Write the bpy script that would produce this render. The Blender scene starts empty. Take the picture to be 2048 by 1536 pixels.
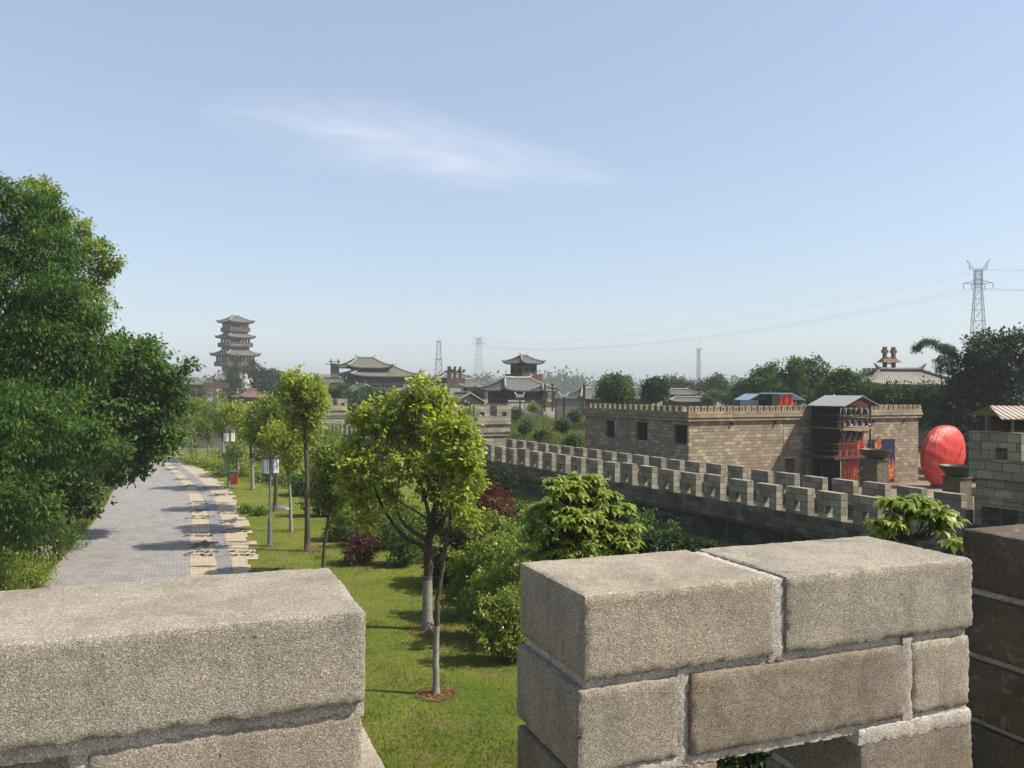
import bpy, math, random
import numpy as np
from mathutils import Vector, Matrix, noise
rnd = random.Random(7); rng = np.random.default_rng(7)
sc = bpy.context.scene
R = math.radians
# ------------------------------------------------------------------ camera
FPX, Y0, ROLL, EYE = 1657.0, 780.0, R(.3), 6.0
cam_d = bpy.data.cameras.new('camera'); cam = bpy.data.objects.new('camera', cam_d)
sc.collection.objects.link(cam); sc.camera = cam
cam_d.sensor_width = 36; cam_d.lens = 36*FPX/2048; cam_d.clip_start = .05; cam_d.clip_end = 8000
_p = math.atan((Y0-768)/FPX)
_fw = Vector((0, math.cos(_p), math.sin(_p))); _up = Vector((0, -math.sin(_p), math.cos(_p)))
_rt = Vector((1, 0, 0))*math.cos(ROLL)+_up*math.sin(ROLL); _up2 = -Vector((1, 0, 0))*math.sin(ROLL)+_up*math.cos(ROLL)
_m = Matrix((_rt, _up2, -_fw)).transposed().to_4x4(); _m.translation = Vector((0, 0, EYE)); cam.matrix_world = _m
# ------------------------------------------------------------------ light
SUN_EL, SUN_AZ = R(48), R(98.5)
sdir = Vector((math.sin(SUN_AZ)*math.cos(SUN_EL), math.cos(SUN_AZ)*math.cos(SUN_EL), math.sin(SUN_EL)))
sl = bpy.data.lights.new('sun', 'SUN'); sl.energy = 3.9; sl.angle = R(.55); sl.color = (1, .93, .82)
so = bpy.data.objects.new('sun', sl); sc.collection.objects.link(so)
so.rotation_euler = sdir.to_track_quat('Z', 'Y').to_euler()
sc.view_settings.view_transform = 'Standard'; sc.view_settings.look = 'None'
sc.view_settings.exposure = 1.12; sc.view_settings.gamma = 1
sc.cycles.use_denoising = True; sc.cycles.max_bounces = 6; sc.cycles.diffuse_bounces = 3; sc.cycles.glossy_bounces = 2
sc.cycles.transmission_bounces = 3; sc.cycles.volume_bounces = 1; sc.cycles.transparent_max_bounces = 8
sc.cycles.use_adaptive_sampling = True; sc.cycles.adaptive_threshold = .02; sc.cycles.caustics_reflective = False
# ------------------------------------------------------------------ world: sky with one thin cirrus cloud
w = bpy.data.worlds.new('World'); sc.world = w; w.use_nodes = True
nt = w.node_tree; nt.nodes.clear()
def nd(t, ty, **k):
    n = t.nodes.new(ty)
    for a, b in k.items(): setattr(n, a, b)
    return n
def mth(t, op, a, b=None, c=None, clamp=False):
    n = nd(t, 'ShaderNodeMath', operation=op, use_clamp=clamp)
    for i, v in enumerate((a, b, c)):
        if v is None: continue
        if hasattr(v, 'is_linked') or hasattr(v, 'links'): t.links.new(v, n.inputs[i])
        else: n.inputs[i].default_value = v
    return n.outputs[0]
sky = nd(nt, 'ShaderNodeTexSky', sky_type='NISHITA'); sky.sun_disc = False
sky.sun_elevation = SUN_EL; sky.sun_rotation = SUN_AZ; sky.air_density = 1.0; sky.dust_density = 2.2; sky.ozone_density = 1.3; sky.altitude = 50
tc = nd(nt, 'ShaderNodeTexCoord'); sp = nd(nt, 'ShaderNodeSeparateXYZ'); nt.links.new(tc.outputs['Generated'], sp.inputs[0])
yy = mth(nt, 'MAXIMUM', sp.outputs[1], .05)
U = mth(nt, 'DIVIDE', sp.outputs[0], yy); V = mth(nt, 'DIVIDE', sp.outputs[2], yy)
# cloud frame: long axis slopes down to the right
cu, cv, th = -.095, .292, R(-9.3)
du = mth(nt, 'SUBTRACT', U, cu); dv = mth(nt, 'SUBTRACT', V, cv)
A_ = mth(nt, 'ADD', mth(nt, 'MULTIPLY', du, math.cos(th)), mth(nt, 'MULTIPLY', dv, math.sin(th)))
B_ = mth(nt, 'ADD', mth(nt, 'MULTIPLY', du, -math.sin(th)), mth(nt, 'MULTIPLY', dv, math.cos(th)))
cx = nd(nt, 'ShaderNodeCombineXYZ'); nt.links.new(mth(nt, 'MULTIPLY', A_, 5.0), cx.inputs[0]); nt.links.new(mth(nt, 'MULTIPLY', B_, 22.0), cx.inputs[1])
nz = nd(nt, 'ShaderNodeTexNoise'); nz.inputs['Scale'].default_value = 1.5; nz.inputs['Detail'].default_value = 7; nz.inputs['Roughness'].default_value = .6
nz.inputs['Distortion'].default_value = .5
nt.links.new(cx.outputs[0], nz.inputs['Vector'])
nz2 = nd(nt, 'ShaderNodeTexNoise'); nz2.inputs['Scale'].default_value = .8; nz2.inputs['Detail'].default_value = 3
nt.links.new(cx.outputs[0], nz2.inputs['Vector'])
wob = mth(nt, 'MULTIPLY', mth(nt, 'SUBTRACT', nz2.outputs[0], .5), .06)
Bw = mth(nt, 'ADD', B_, wob)
# lens outline: half height shrinks towards the pointed right end
tt = mth(nt, 'DIVIDE', mth(nt, 'ADD', A_, .29), .55)            # 0 at left end, 1 at right tip
t1 = mth(nt, 'MAXIMUM', tt, 0.0); t2 = mth(nt, 'MAXIMUM', mth(nt, 'SUBTRACT', 1.0, tt), 0.0)
hh = mth(nt, 'MULTIPLY', mth(nt, 'MULTIPLY', mth(nt, 'POWER', t1, .4), mth(nt, 'POWER', t2, .9)), .135)
hh = mth(nt, 'ADD', hh, .00001)
q = mth(nt, 'DIVIDE', mth(nt, 'ABSOLUTE', Bw), hh)
mk = mth(nt, 'SUBTRACT', 1.0, q, clamp=True)
mk = mth(nt, 'MULTIPLY', mth(nt, 'POWER', mk, 1.15), mth(nt, 'MULTIPLY', t2, 3.0, clamp=True))
fl = mth(nt, 'MULTIPLY', mth(nt, 'ADD', t1, 0.12), 1.9, clamp=True)
mk = mth(nt, 'MULTIPLY', mk, fl)
mk = mth(nt, 'MULTIPLY', mk, mth(nt, 'MULTIPLY_ADD', nz.outputs[0], 2.2, -.45), clamp=True)
mk = mth(nt, 'MULTIPLY', mk, .55, clamp=True)
veil = mth(nt, 'MULTIPLY', mth(nt, 'ADD', 1.0, 0.0), .5)
mv = nd(nt, 'ShaderNodeMix', data_type='RGBA'); nt.links.new(veil, mv.inputs[0]); nt.links.new(sky.outputs[0], mv.inputs[6]); mv.inputs[7].default_value = (1.85, 2.15, 2.75, 1)
# thin veil of high haze lightening the lower sky
mx = nd(nt, 'ShaderNodeMix', data_type='RGBA'); nt.links.new(mk, mx.inputs[0]); nt.links.new(mv.outputs[2], mx.inputs[6])
mx.inputs[7].default_value = (3.9, 4.1, 4.45, 1)
bg = nd(nt, 'ShaderNodeBackground'); bg.inputs[1].default_value = .108
nt.links.new(mx.outputs[2], bg.inputs[0]); wo = nd(nt, 'ShaderNodeOutputWorld'); nt.links.new(bg.outputs[0], wo.inputs[0])
# ------------------------------------------------------------------ geometry in metres from the surveyed photograph
def un(x, y):
    dx, dy = x-1024, y-768
    return dx*math.cos(ROLL)+dy*math.sin(ROLL), -dx*math.sin(ROLL)+dy*math.cos(ROLL)-(Y0-768)
def P(x, y, D):
    a, b = un(x, y); return Vector((a*D/FPX, D, EYE-b*D/FPX))
def G(x, y, z=0):
    a, b = un(x, y); D = (EYE-z)*FPX/b; return Vector((a*D/FPX, D, z))
# ------------------------------------------------------------------ object helpers
def tag(o, label=None, cat=None, group=None, kind=None):
    if label: o['label'] = label
    if cat: o['category'] = cat
    if group: o['group'] = group
    if kind: o['kind'] = kind
    return o
def thing(name, label, cat, loc=(0, 0, 0), yaw=0, group=None):
    o = bpy.data.objects.new(name, None); sc.collection.objects.link(o); o.empty_display_size = .2
    o.location = loc; o.rotation_euler = (0, 0, yaw); tag(o, label, cat, group); return o
class MB:
    def __init__(s): s.v = []; s.f = []; s.uv = {}; s.mi = {}; s.off = Vector((0, 0, 0)); s.m = None
    def add(s, vs, fs, uvs=None, mi=0):
        b = len(s.v)
        if s.m is not None: vs = [s.m @ Vector(v) for v in vs]
        s.v += [tuple(v) for v in vs]
        for k, f in enumerate(fs):
            if uvs: s.uv[len(s.f)] = uvs[k]
            if mi: s.mi[len(s.f)] = mi
            s.f.append(tuple(b+i for i in f))
        return s
    def box(s, x0, x1, y0, y1, z0, z1, mi=0, top=None):
        tx, ty = (top or (0, 0))
        vs = [(x0, y0, z0), (x1, y0, z0), (x1, y1, z0), (x0, y1, z0), (x0+tx, y0+ty, z1), (x1-tx, y0+ty, z1), (x1-tx, y1-ty, z1), (x0+tx, y1-ty, z1)]
        return s.add(vs, [(0, 3, 2, 1), (4, 5, 6, 7), (0, 1, 5, 4), (1, 2, 6, 5), (2, 3, 7, 6), (3, 0, 4, 7)], mi=mi)
    def cbox(s, cx, cy, cz, sx, sy, sz, mi=0): return s.box(cx-sx/2, cx+sx/2, cy-sy/2, cy+sy/2, cz-sz/2, cz+sz/2, mi)
    def tube(s, pts, rad, n=6, mi=0, cap=True):
        pts = [Vector(p) for p in pts]
        if not hasattr(rad, '__len__'): rad = [rad]*len(pts)
        vs = []; fs = []
        ref = Vector((.13, .2, 1)).normalized()
        for i, p in enumerate(pts):
            d = (pts[min(i+1, len(pts)-1)]-pts[max(i-1, 0)]).normalized()
            a = d.cross(ref)
            if a.length < .05: a = d.cross(Vector((1, 0, 0)))
            a.normalize(); b = d.cross(a)
            for k in range(n):
                t = 2*math.pi*k/n; vs.append(p+(a*math.cos(t)+b*math.sin(t))*rad[i])
        for i in range(len(pts)-1):
            for k in range(n):
                fs.append((i*n+k, i*n+(k+1) % n, (i+1)*n+(k+1) % n, (i+1)*n+k))
        if cap: fs += [tuple(range(n)), tuple(range((len(pts)-1)*n, len(pts)*n))[::-1]]
        return s.add(vs, fs, mi=mi)
    def lathe(s, prof, n=16, c=(0, 0, 0), mi=0):
        vs = []; fs = []
        for r, z in prof:
            for k in range(n):
                t = 2*math.pi*k/n; vs.append((c[0]+r*math.cos(t), c[1]+r*math.sin(t), c[2]+z))
        for i in range(len(prof)-1):
            for k in range(n): fs.append((i*n+k, i*n+(k+1) % n, (i+1)*n+(k+1) % n, (i+1)*n+k))
        return s.add(vs, fs, mi=mi)
    def grid(s, fn, nu, nv, uvf=None, mi=0):
        vs = [fn(i/nu, j/nv) for j in range(nv+1) for i in range(nu+1)]; fs = []; uv = []
        for j in range(nv):
            for i in range(nu):
                q = j*(nu+1)+i; fs.append((q, q+1, q+nu+2, q+nu+1))
                if uvf: uv.append([uvf(a/nu, b/nv) for a, b in ((i, j), (i+1, j), (i+1, j+1), (i, j+1))])
        return s.add(vs, fs, uv if uvf else None, mi)
    def mesh(s, name, mats):
        me = bpy.data.meshes.new(name); me.from_pydata(s.v, [], s.f); me.update()
        uvl = me.uv_layers.new(name='UVMap'); dat = np.zeros(len(me.loops)*2, dtype=np.float32)
        for p in me.polygons:
            cu_ = s.uv.get(p.index); n = p.normal
            if s.mi.get(p.index): p.material_index = s.mi[p.index]
            for k, li in enumerate(p.loop_indices):
                if cu_: dat[2*li], dat[2*li+1] = cu_[k]
                else:
                    co = s.v[me.loops[li].vertex_index]
                    if abs(n.z) > .7: dat[2*li], dat[2*li+1] = co[0], co[1]
                    else:
                        L = math.hypot(n.x, n.y) or 1
                        dat[2*li], dat[2*li+1] = (-n.y*co[0]+n.x*co[1])/L, co[2]
        uvl.data.foreach_set('uv', dat)
        for m in (mats if isinstance(mats, (list, tuple)) else [mats]): me.materials.append(m)
        return me
    def build(s, name, mats, parent=None, smooth=False, loc=None, kind=None, label=None):
        me = s.mesh(name, mats)
        if smooth: me.shade_smooth()
        o = bpy.data.objects.new(name, me); sc.collection.objects.link(o)
        if parent: o.parent = parent
        if loc: o.location = loc
        if kind: o['kind'] = kind
        if label: o['label'] = label
        return o
def inst(me, name, parent, loc=(0, 0, 0), yaw=0, scale=None):
    o = bpy.data.objects.new(name, me); sc.collection.objects.link(o); o.parent = parent
    o.location = loc; o.rotation_euler = (0, 0, yaw)
    if scale: o.scale = scale
    return o
# ------------------------------------------------------------------ materials
def newmat(name):
    m = bpy.data.materials.new(name); m.use_nodes = True; t = m.node_tree; b = t.nodes['Principled BSDF']
    return m, t, b
ALB = .70
def rgb(c): return (c[0]*ALB, c[1]*ALB, c[2]*ALB, 1)
def noise_n(t, vec, scale, detail=4, rough=.55, dist=0):
    n = nd(t, 'ShaderNodeTexNoise'); n.inputs['Scale'].default_value = scale; n.inputs['Detail'].default_value = detail
    n.inputs['Roughness'].default_value = rough; n.inputs['Distortion'].default_value = dist
    if vec is not None: t.links.new(vec, n.inputs['Vector'])
    return n.outputs[0]
def ramp(t, fac, stops):
    r = nd(t, 'ShaderNodeValToRGB'); e = r.color_ramp.elements
    while len(e) < len(stops): e.new(.5)
    for k, (p, c) in enumerate(stops): e[k].position = p; e[k].color = rgb(c) if hasattr(c, '__len__') else (c, c, c, 1)
    t.links.new(fac, r.inputs[0]); return r.outputs[0]
def mix(t, f, a, b, bt='MIX'):
    n = nd(t, 'ShaderNodeMix', data_type='RGBA', blend_type=bt)
    if hasattr(f, 'links'): t.links.new(f, n.inputs[0])
    else: n.inputs[0].default_value = f
    for i, v in ((6, a), (7, b)):
        if hasattr(v, 'links'): t.links.new(v, n.inputs[i])
        else: n.inputs[i].default_value = rgb(v)
    return n.outputs[2]
def bump(t, b, h, strength, dist, nrm=None):
    n = nd(t, 'ShaderNodeBump'); n.inputs['Strength'].default_value = strength; n.inputs['Distance'].default_value = dist
    t.links.new(h, n.inputs['Height'])
    if nrm: t.links.new(nrm, n.inputs['Normal'])
    t.links.new(n.outputs[0], b.inputs['Normal']); return n.outputs[0]
def objc(t): return nd(t, 'ShaderNodeTexCoord').outputs['Object']
def plain(name, c1, c2=None, scale=3, rough=.8, bmp=.0, metal=0, spec=.3):
    m, t, b = newmat(name); oc = objc(t)
    c2 = c2 or tuple(x*.8 for x in c1)
    n = noise_n(t, oc, scale, 6, .65)
    t.links.new(ramp(t, n, [(.32, c1), (.68, c2)]), b.inputs['Base Color'])
    b.inputs['Roughness'].default_value = rough; b.inputs['Metallic'].default_value = metal
    b.inputs['Specular IOR Level'].default_value = spec
    if bmp: bump(t, b, n, bmp, .02)
    return m
def brick(name, c1, c2, cm, bw, rh, ms, stain=.5, scol=(.05, .045, .035), var=None, bs=.6, vstreak=0):
    m, t, b = newmat(name); uv = nd(t, 'ShaderNodeUVMap').outputs[0]; oi = nd(t, 'ShaderNodeObjectInfo')
    add = nd(t, 'ShaderNodeVectorMath', operation='ADD'); cb = nd(t, 'ShaderNodeCombineXYZ')
    fl = mth(t, 'MULTIPLY', mth(t, 'FLOOR', mth(t, 'MULTIPLY', oi.outputs['Random'], 40.0)), bw*2.5)
    t.links.new(fl, cb.inputs[0]); t.links.new(uv, add.inputs[0]); t.links.new(cb.outputs[0], add.inputs[1]); vec = add.outputs[0]
    wob = nd(t, 'ShaderNodeTexNoise'); wob.inputs['Scale'].default_value = 6; t.links.new(vec, wob.inputs['Vector'])
    wsc = nd(t, 'ShaderNodeVectorMath', operation='MULTIPLY_ADD'); t.links.new(wob.outputs[1], wsc.inputs[0]); wsc.inputs[1].default_value = (.02, .02, 0); t.links.new(vec, wsc.inputs[2])
    br = nd(t, 'ShaderNodeTexBrick'); t.links.new(wsc.outputs[0], br.inputs['Vector'])
    br.inputs['Scale'].default_value = 1; br.inputs['Brick Width'].default_value = bw; br.inputs['Row Height'].default_value = rh
    br.inputs['Mortar Size'].default_value = ms; br.inputs['Mortar Smooth'].default_value = .3
    br.inputs['Color1'].default_value = (0, 0, 0, 1); br.inputs['Color2'].default_value = (1, 1, 1, 1); br.inputs['Mortar'].default_value = (.5, .5, .5, 1)
    col = ramp(t, br.outputs['Color'], [(0, c1), (.5, tuple((a+d)/2 for a, d in zip(c1, c2)))] + ([(.8, c2), (1, var)] if var else [(1, c2)]))
    oc = objc(t)
    fine = noise_n(t, oc, 14, 5, .7); col = mix(t, .45, col, ramp(t, fine, [(.3, .25), (.7, .75)]), 'OVERLAY')
    big = noise_n(t, oc, .7, 6, .7, .6)
    col = mix(t, mth(t, 'MULTIPLY', ramp(t, big, [(.45, 0), (.72, 1)]), stain), col, scol)
    if vstreak:
        mp = nd(t, 'ShaderNodeMapping'); mp.inputs['Scale'].default_value = (2.2, 2.2, .12); t.links.new(oc, mp.inputs[0])
        st = noise_n(t, mp.outputs[0], 1.3, 4, .6)
        col = mix(t, mth(t, 'MULTIPLY', ramp(t, st, [(.55, 0), (.75, 1)]), vstreak), col, (.3, .3, .27))
    col = mix(t, mth(t, 'MULTIPLY', br.outputs['Fac'], .85), col, cm)
    t.links.new(col, b.inputs['Base Color']); b.inputs['Roughness'].default_value = .92; b.inputs['Specular IOR Level'].default_value = .2
    h = mth(t, 'SUBTRACT', mth(t, 'MULTIPLY', fine, .5), br.outputs['Fac']); bump(t, b, h, bs, .015)
    return m
def leafmat(name, cols, trans=.35, rough=.45, spec=.35):
    m, t, b = newmat(name); at = nd(t, 'ShaderNodeAttribute', attribute_name='rv')
    k = len(cols); col = ramp(t, at.outputs['Fac'], [(i/(k-1), c) for i, c in enumerate(cols)])
    t.links.new(col, b.inputs['Base Color']); b.inputs['Roughness'].default_value = rough; b.inputs['Specular IOR Level'].default_value = spec
    tr = nd(t, 'ShaderNodeBsdfTranslucent'); cc = mix(t, 1, col, (2.0, 2.0, .9), 'MULTIPLY'); t.links.new(cc, tr.inputs[0])
    ms_ = nd(t, 'ShaderNodeMixShader'); ms_.inputs[0].default_value = trans
    t.links.new(b.outputs[0], ms_.inputs[1]); t.links.new(tr.outputs[0], ms_.inputs[2])
    t.links.new(ms_.outputs[0], t.nodes['Material Output'].inputs[0]); return m
def tilemat(name, c1, c2, px=.28, moss=(.12, .13, .06), mo=.35):
    m, t, b = newmat(name); uv = nd(t, 'ShaderNodeUVMap').outputs[0]; sp_ = nd(t, 'ShaderNodeSeparateXYZ'); t.links.new(uv, sp_.inputs[0])
    wv = mth(t, 'SINE', mth(t, 'MULTIPLY', sp_.outputs[0], 2*math.pi/px)); rw = mth(t, 'FRACT', mth(t, 'MULTIPLY', sp_.outputs[1], 1/.3))
    oc = objc(t); n = noise_n(t, oc, 5, 6, .75); col = ramp(t, n, [(.3, c1), (.7, c2)])
    n2 = noise_n(t, oc, .35, 5, .7); col = mix(t, mth(t, 'MULTIPLY', ramp(t, n2, [(.45, 0), (.65, 1)]), mo), col, moss)
    col = mix(t, mth(t, 'MULTIPLY_ADD', wv, -.22, .22), col, (.03, .03, .03))
    t.links.new(col, b.inputs['Base Color']); b.inputs['Roughness'].default_value = .85
    bump(t, b, mth(t, 'ADD', wv, mth(t, 'MULTIPLY', rw, .6)), .8, .05); return m
M = {}
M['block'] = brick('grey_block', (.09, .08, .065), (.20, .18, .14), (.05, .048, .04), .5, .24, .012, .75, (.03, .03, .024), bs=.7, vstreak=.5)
M['wallbase'] = brick('mouldy_shaded_block', (.045, .045, .037), (.12, .115, .09), (.03, .03, .024), .5, .24, .012, .85, (.018, .02, .016), bs=.7, vstreak=.45)  # mould, plus the wall's shade darkened into the colour
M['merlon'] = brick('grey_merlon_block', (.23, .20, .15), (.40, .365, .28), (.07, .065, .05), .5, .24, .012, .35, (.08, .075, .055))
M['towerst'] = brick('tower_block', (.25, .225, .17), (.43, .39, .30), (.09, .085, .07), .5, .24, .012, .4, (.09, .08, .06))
M['tan'] = brick('tan_brick', (.265, .205, .145), (.40, .33, .24), (.10, .085, .065), .40, .195, .013, .5, (.17, .115, .07), var=(.54, .45, .32))
M['capst'] = brick('tan_cap', (.25, .195, .13), (.42, .34, .235), (.09, .07, .05), .4, .195, .012, .35, (.12, .1, .07))
M['tile'] = tilemat('grey_tile', (.10, .10, .095), (.21, .205, .19), mo=.3)
M['tile_moss'] = tilemat('mossy_tile', (.13, .13, .10), (.24, .24, .18), moss=(.10, .12, .05), mo=.7)
M['tile_light'] = tilemat('weathered_tile', (.13, .12, .10), (.62, .56, .46), mo=.2)
M['tile_red'] = tilemat('red_tile', (.20, .10, .065), (.30, .16, .11), moss=(.12, .09, .05), mo=.3)
M['ridge'] = plain('pale_ridge', (.42, .41, .36), (.26, .25, .21), 2)
M['ridge_dark'] = plain('dark_ridge', (.16, .16, .14), (.10, .10, .09), 2)
M['wood'] = plain('dark_wood', (.055, .040, .030), (.028, .022, .018), 3)
M['redwood'] = plain('red_wood', (.17, .07, .05), (.10, .045, .035), 3)
M['brownwood'] = plain('brown_wood', (.15, .095, .07), (.085, .055, .042), 3)
M['plaster'] = plain('grey_plaster', (.36, .34, .29), (.26, .245, .205), .6)
M['white'] = plain('white_paint', (.72, .72, .68), (.6, .6, .56), 4)
M['dark'] = plain('dark_opening', (.015, .014, .012), (.008, .008, .008), 4)
M['steel'] = plain('galvanised_steel', (.30, .31, .32), (.22, .23, .24), 2, .5, metal=.3)
M['rust'] = plain('rusty_scaffold', (.085, .065, .05), (.045, .038, .032), 12, .7)
M['grey_metal'] = plain('grey_lamp_metal', (.20, .21, .215), (.14, .15, .155), 6, .45)
M['tin'] = plain('tin_sheet', (.42, .42, .40), (.31, .31, .30), 1.5, .5)
M['blue'] = plain('blue_sheet', (.34, .46, .52), (.24, .36, .43), 1.5, .5)
M['bark'] = plain('bark', (.12, .095, .065), (.055, .042, .03), 18, .95, .8)
M['barkdark'] = plain('dark_bark', (.085, .068, .05), (.04, .032, .024), 18, .95, .8)
M['lime'] = plain('limewash', (.38, .36, .31), (.17, .155, .125), 14, .95, .4)
M['iron'] = plain('cast_iron', (.075, .07, .06), (.035, .034, .032), 9, .5, .3)
M['bronze'] = plain('bell_bronze', (.13, .13, .12), (.07, .07, .065), 8, .35, metal=.4)
def tarpmat(name, c, c2):
    m, t, b = newmat(name); oc = objc(t); n = noise_n(t, oc, 1.6, 6, .6, 1.2); mpw = nd(t, 'ShaderNodeMapping'); mpw.inputs['Scale'].default_value = (3.2, 3.2, .8); mpw.inputs['Rotation'].default_value = (.3, .5, 0); t.links.new(oc, mpw.inputs[0]); n2 = noise_n(t, mpw.outputs[0], 2.2, 6, .65, 1.8)
    t.links.new(ramp(t, n, [(.35, c), (.7, c2)]), b.inputs['Base Color']); b.inputs['Roughness'].default_value = .38; b.inputs['Specular IOR Level'].default_value = .5
    bump(t, b, mth(t, 'MULTIPLY_ADD', n2, 1.6, n), .5, .05); return m
M['tarp'] = tarpmat('red_tarp', (.74, .045, .025), (.58, .032, .02))
M['cloth'] = tarpmat('red_cloth', (.72, .075, .03), (.52, .04, .02))
M['bluetarp'] = tarpmat('blue_tarp', (.05, .07, .25), (.2, .25, .35))
M['camphor'] = leafmat('camphor_leaf', [(.13, .18, .03), (.26, .33, .055), (.43, .50, .10), (.62, .64, .26)], .66, .42, .3)
M['camphor2'] = leafmat('camphor_leaf_dark', [(.075, .13, .025), (.155, .23, .04), (.27, .345, .06), (.46, .50, .15)], .62, .45, .25)
M['big'] = leafmat('broad_leaf', [(.028, .075, .016), (.06, .13, .024), (.11, .20, .036), (.22, .30, .07)], .42, .45, .2)
M['feather'] = leafmat('feathery_leaf', [(.025, .07, .016), (.055, .125, .026), (.10, .19, .038), (.25, .34, .07)], .42, .5, .15)
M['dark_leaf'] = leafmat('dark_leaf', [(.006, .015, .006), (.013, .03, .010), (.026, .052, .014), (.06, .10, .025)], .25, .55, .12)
M['far_leaf'] = leafmat('far_leaf', [(.02, .045, .018), (.035, .07, .022), (.055, .10, .026), (.10, .15, .035)], .25, .6, .1)
M['mid_leaf'] = leafmat('mid_leaf', [(.025, .06, .016), (.05, .105, .026), (.085, .155, .036), (.15, .23, .06)], .35, .55, .1)
M['yellow_leaf'] = leafmat('yellow_green_leaf', [(.08, .13, .017), (.17, .24, .028), (.28, .35, .045), (.42, .46, .10)], .38, .4, .4)
M['red_leaf'] = leafmat('red_leaf', [(.03, .012, .012), (.06, .02, .018), (.10, .03, .022), (.15, .05, .03)], .3, .45, .3)
M['mred_leaf'] = leafmat('maple_red_leaf', [(.04, .012, .01), (.10, .02, .015), (.17, .035, .022), (.12, .06, .02)], .35, .45, .3)
M['magnolia'] = leafmat('magnolia_leaf', [(.13, .20, .03), (.24, .33, .05), (.38, .46, .09), (.60, .65, .24)], .52, .42, .35)
M['grassb'] = leafmat('grass_blade', [(.05, .085, .012), (.085, .125, .018), (.12, .16, .024), (.2, .2, .06)], .3, .6, .2)
M['reed'] = leafmat('reed_blade', [(.06, .10, .02), (.12, .17, .03), (.20, .25, .05), (.34, .32, .14)], .3, .6, .2)
# ================================================================== ground
def ground_mat():
    m, t, b = newmat('lawn_ground'); oc = objc(t)
    n1 = noise_n(t, oc, .35, 6, .65, .4); n2 = noise_n(t, oc, 9, 8, .75); n3 = noise_n(t, oc, 60, 3, .7)
    c = ramp(t, n1, [(.3, (.125, .18, .02)), (.55, (.20, .225, .035)), (.75, (.255, .245, .07))])
    n5 = noise_n(t, oc, 1.8, 6, .75, .8); c = mix(t, mth(t, 'MULTIPLY', ramp(t, n5, [(.48, 0), (.66, 1)]), .7), c, (.075, .13, .018)); c = mix(t, .55, c, ramp(t, n2, [(.3, .2), (.7, .8)]), 'OVERLAY'); c = mix(t, .35, c, ramp(t, n3, [(.35, .2), (.65, .8)]), 'OVERLAY')
    n4 = noise_n(t, oc, .9, 5, .7); c = mix(t, mth(t, 'MULTIPLY', ramp(t, n4, [(.54, 0), (.68, 1)]), .65), c, (.30, .21, .095))
    t.links.new(c, b.inputs['Base Color']); b.inputs['Roughness'].default_value = 1; b.inputs['Specular IOR Level'].default_value = .1
    bump(t, b, mth(t, 'ADD', n2, n3), .9, .05); return m
def far_ground_mat():
    m, t, b = newmat('field_ground'); oc = objc(t); n1 = noise_n(t, oc, .06, 6, .7, .4); n2 = noise_n(t, oc, 2, 6, .7)
    c = ramp(t, n1, [(.35, (.07, .10, .025)), (.55, (.12, .13, .05)), (.75, (.22, .18, .11))])
    c = mix(t, .5, c, ramp(t, n2, [(.3, .2), (.7, .8)]), 'OVERLAY')
    t.links.new(c, b.inputs['Base Color']); b.inputs['Roughness'].default_value = 1; return m
def sheet(name, pts, z, mat, uvs=None):
    mb = MB(); n = len(pts)
    mb.add([(p[0], p[1], z) for p in pts], [tuple(range(n))]); return mb.build(name, mat, kind='structure')
g = MB(); g.grid(lambda u, v: (-900+1800*u, -200+1100*v, -.012), 30, 30); g.build('ground', far_ground_mat(), kind='structure')
def strip(name, A, B, z, mat, sub=8):
    """ribbon between two polylines with UVs in metres (u across, v along)"""
    mb = MB(); L = 0; vs = []; fs = []; uv = []
    for i in range(len(A)-1):
        for k in range(sub):
            t0, t1 = k/sub, (k+1)/sub
            a0, a1, b0, b1 = [Vector(Q[i][:2]).lerp(Vector(Q[i+1][:2]), t) for Q, t in ((A, t0), (A, t1), (B, t0), (B, t1))]
            l = ((a1-a0).length+(b1-b0).length)/2; b = len(vs); w0, w1 = (b0-a0).length, (b1-b0).length
            w1 = (b1-a1).length
            vs += [(a0.x, a0.y, z), (b0.x, b0.y, z), (b1.x, b1.y, z), (a1.x, a1.y, z)]; fs.append((b, b+1, b+2, b+3))
            uv.append([(0, L), (w0, L), (w1, L+l), (0, L+l)]); L += l
    mb.add(vs, fs, uv); return mb.build(name, mat, kind='structure')
def smooth_line(P_, n=5):
    P_ = [Vector((p[0], p[1], 0)) for p in P_]; out = []
    Q = [P_[0]*2-P_[1]]+P_+[P_[-1]*2-P_[-2]]
    for i in range(1, len(Q)-2):
        for k in range(n):
            t = k/n; p0, p1, p2, p3 = Q[i-1:i+3]
            out.append(.5*((2*p1)+(p2-p0)*t+(2*p0-5*p1+4*p2-p3)*t*t+(3*p1-p0-3*p2+p3)*t**3))
    out.append(P_[-1]); return out
near = [(-9.3, 12.0)]
ledge = [(-9.3, 12.5)]+[G(*p)[:2] for p in [(85, 1168), (150, 1090), (207, 1020), (235, 968), (262, 935), (288, 913), (300, 899)]]+[(-47, 100)]
l1 = [(-4.85, 12.5)]+[G(*p)[:2] for p in [(381, 1146), (381, 1100), (384, 1050), (383, 1010), (371, 975), (352, 950), (330, 932), (312, 918), (302, 908)]]+[(-41, 96)]
l2 = [(-4.25, 12.5)]+[G(*p)[:2] for p in [(436, 1143), (427, 1100), (421, 1060), (414, 1020), (400, 985), (376, 957), (350, 935), (330, 919), (318, 909)]]+[(-39.5, 97)]
l3 = [(-3.85, 12.5)]+[G(*p)[:2] for p in [(467, 1141), (458, 1100), (448, 1060), (438, 1020), (423, 985), (397, 957), (366, 935), (343, 919), (328, 909)]]+[(-38.5, 97.5)]
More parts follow.
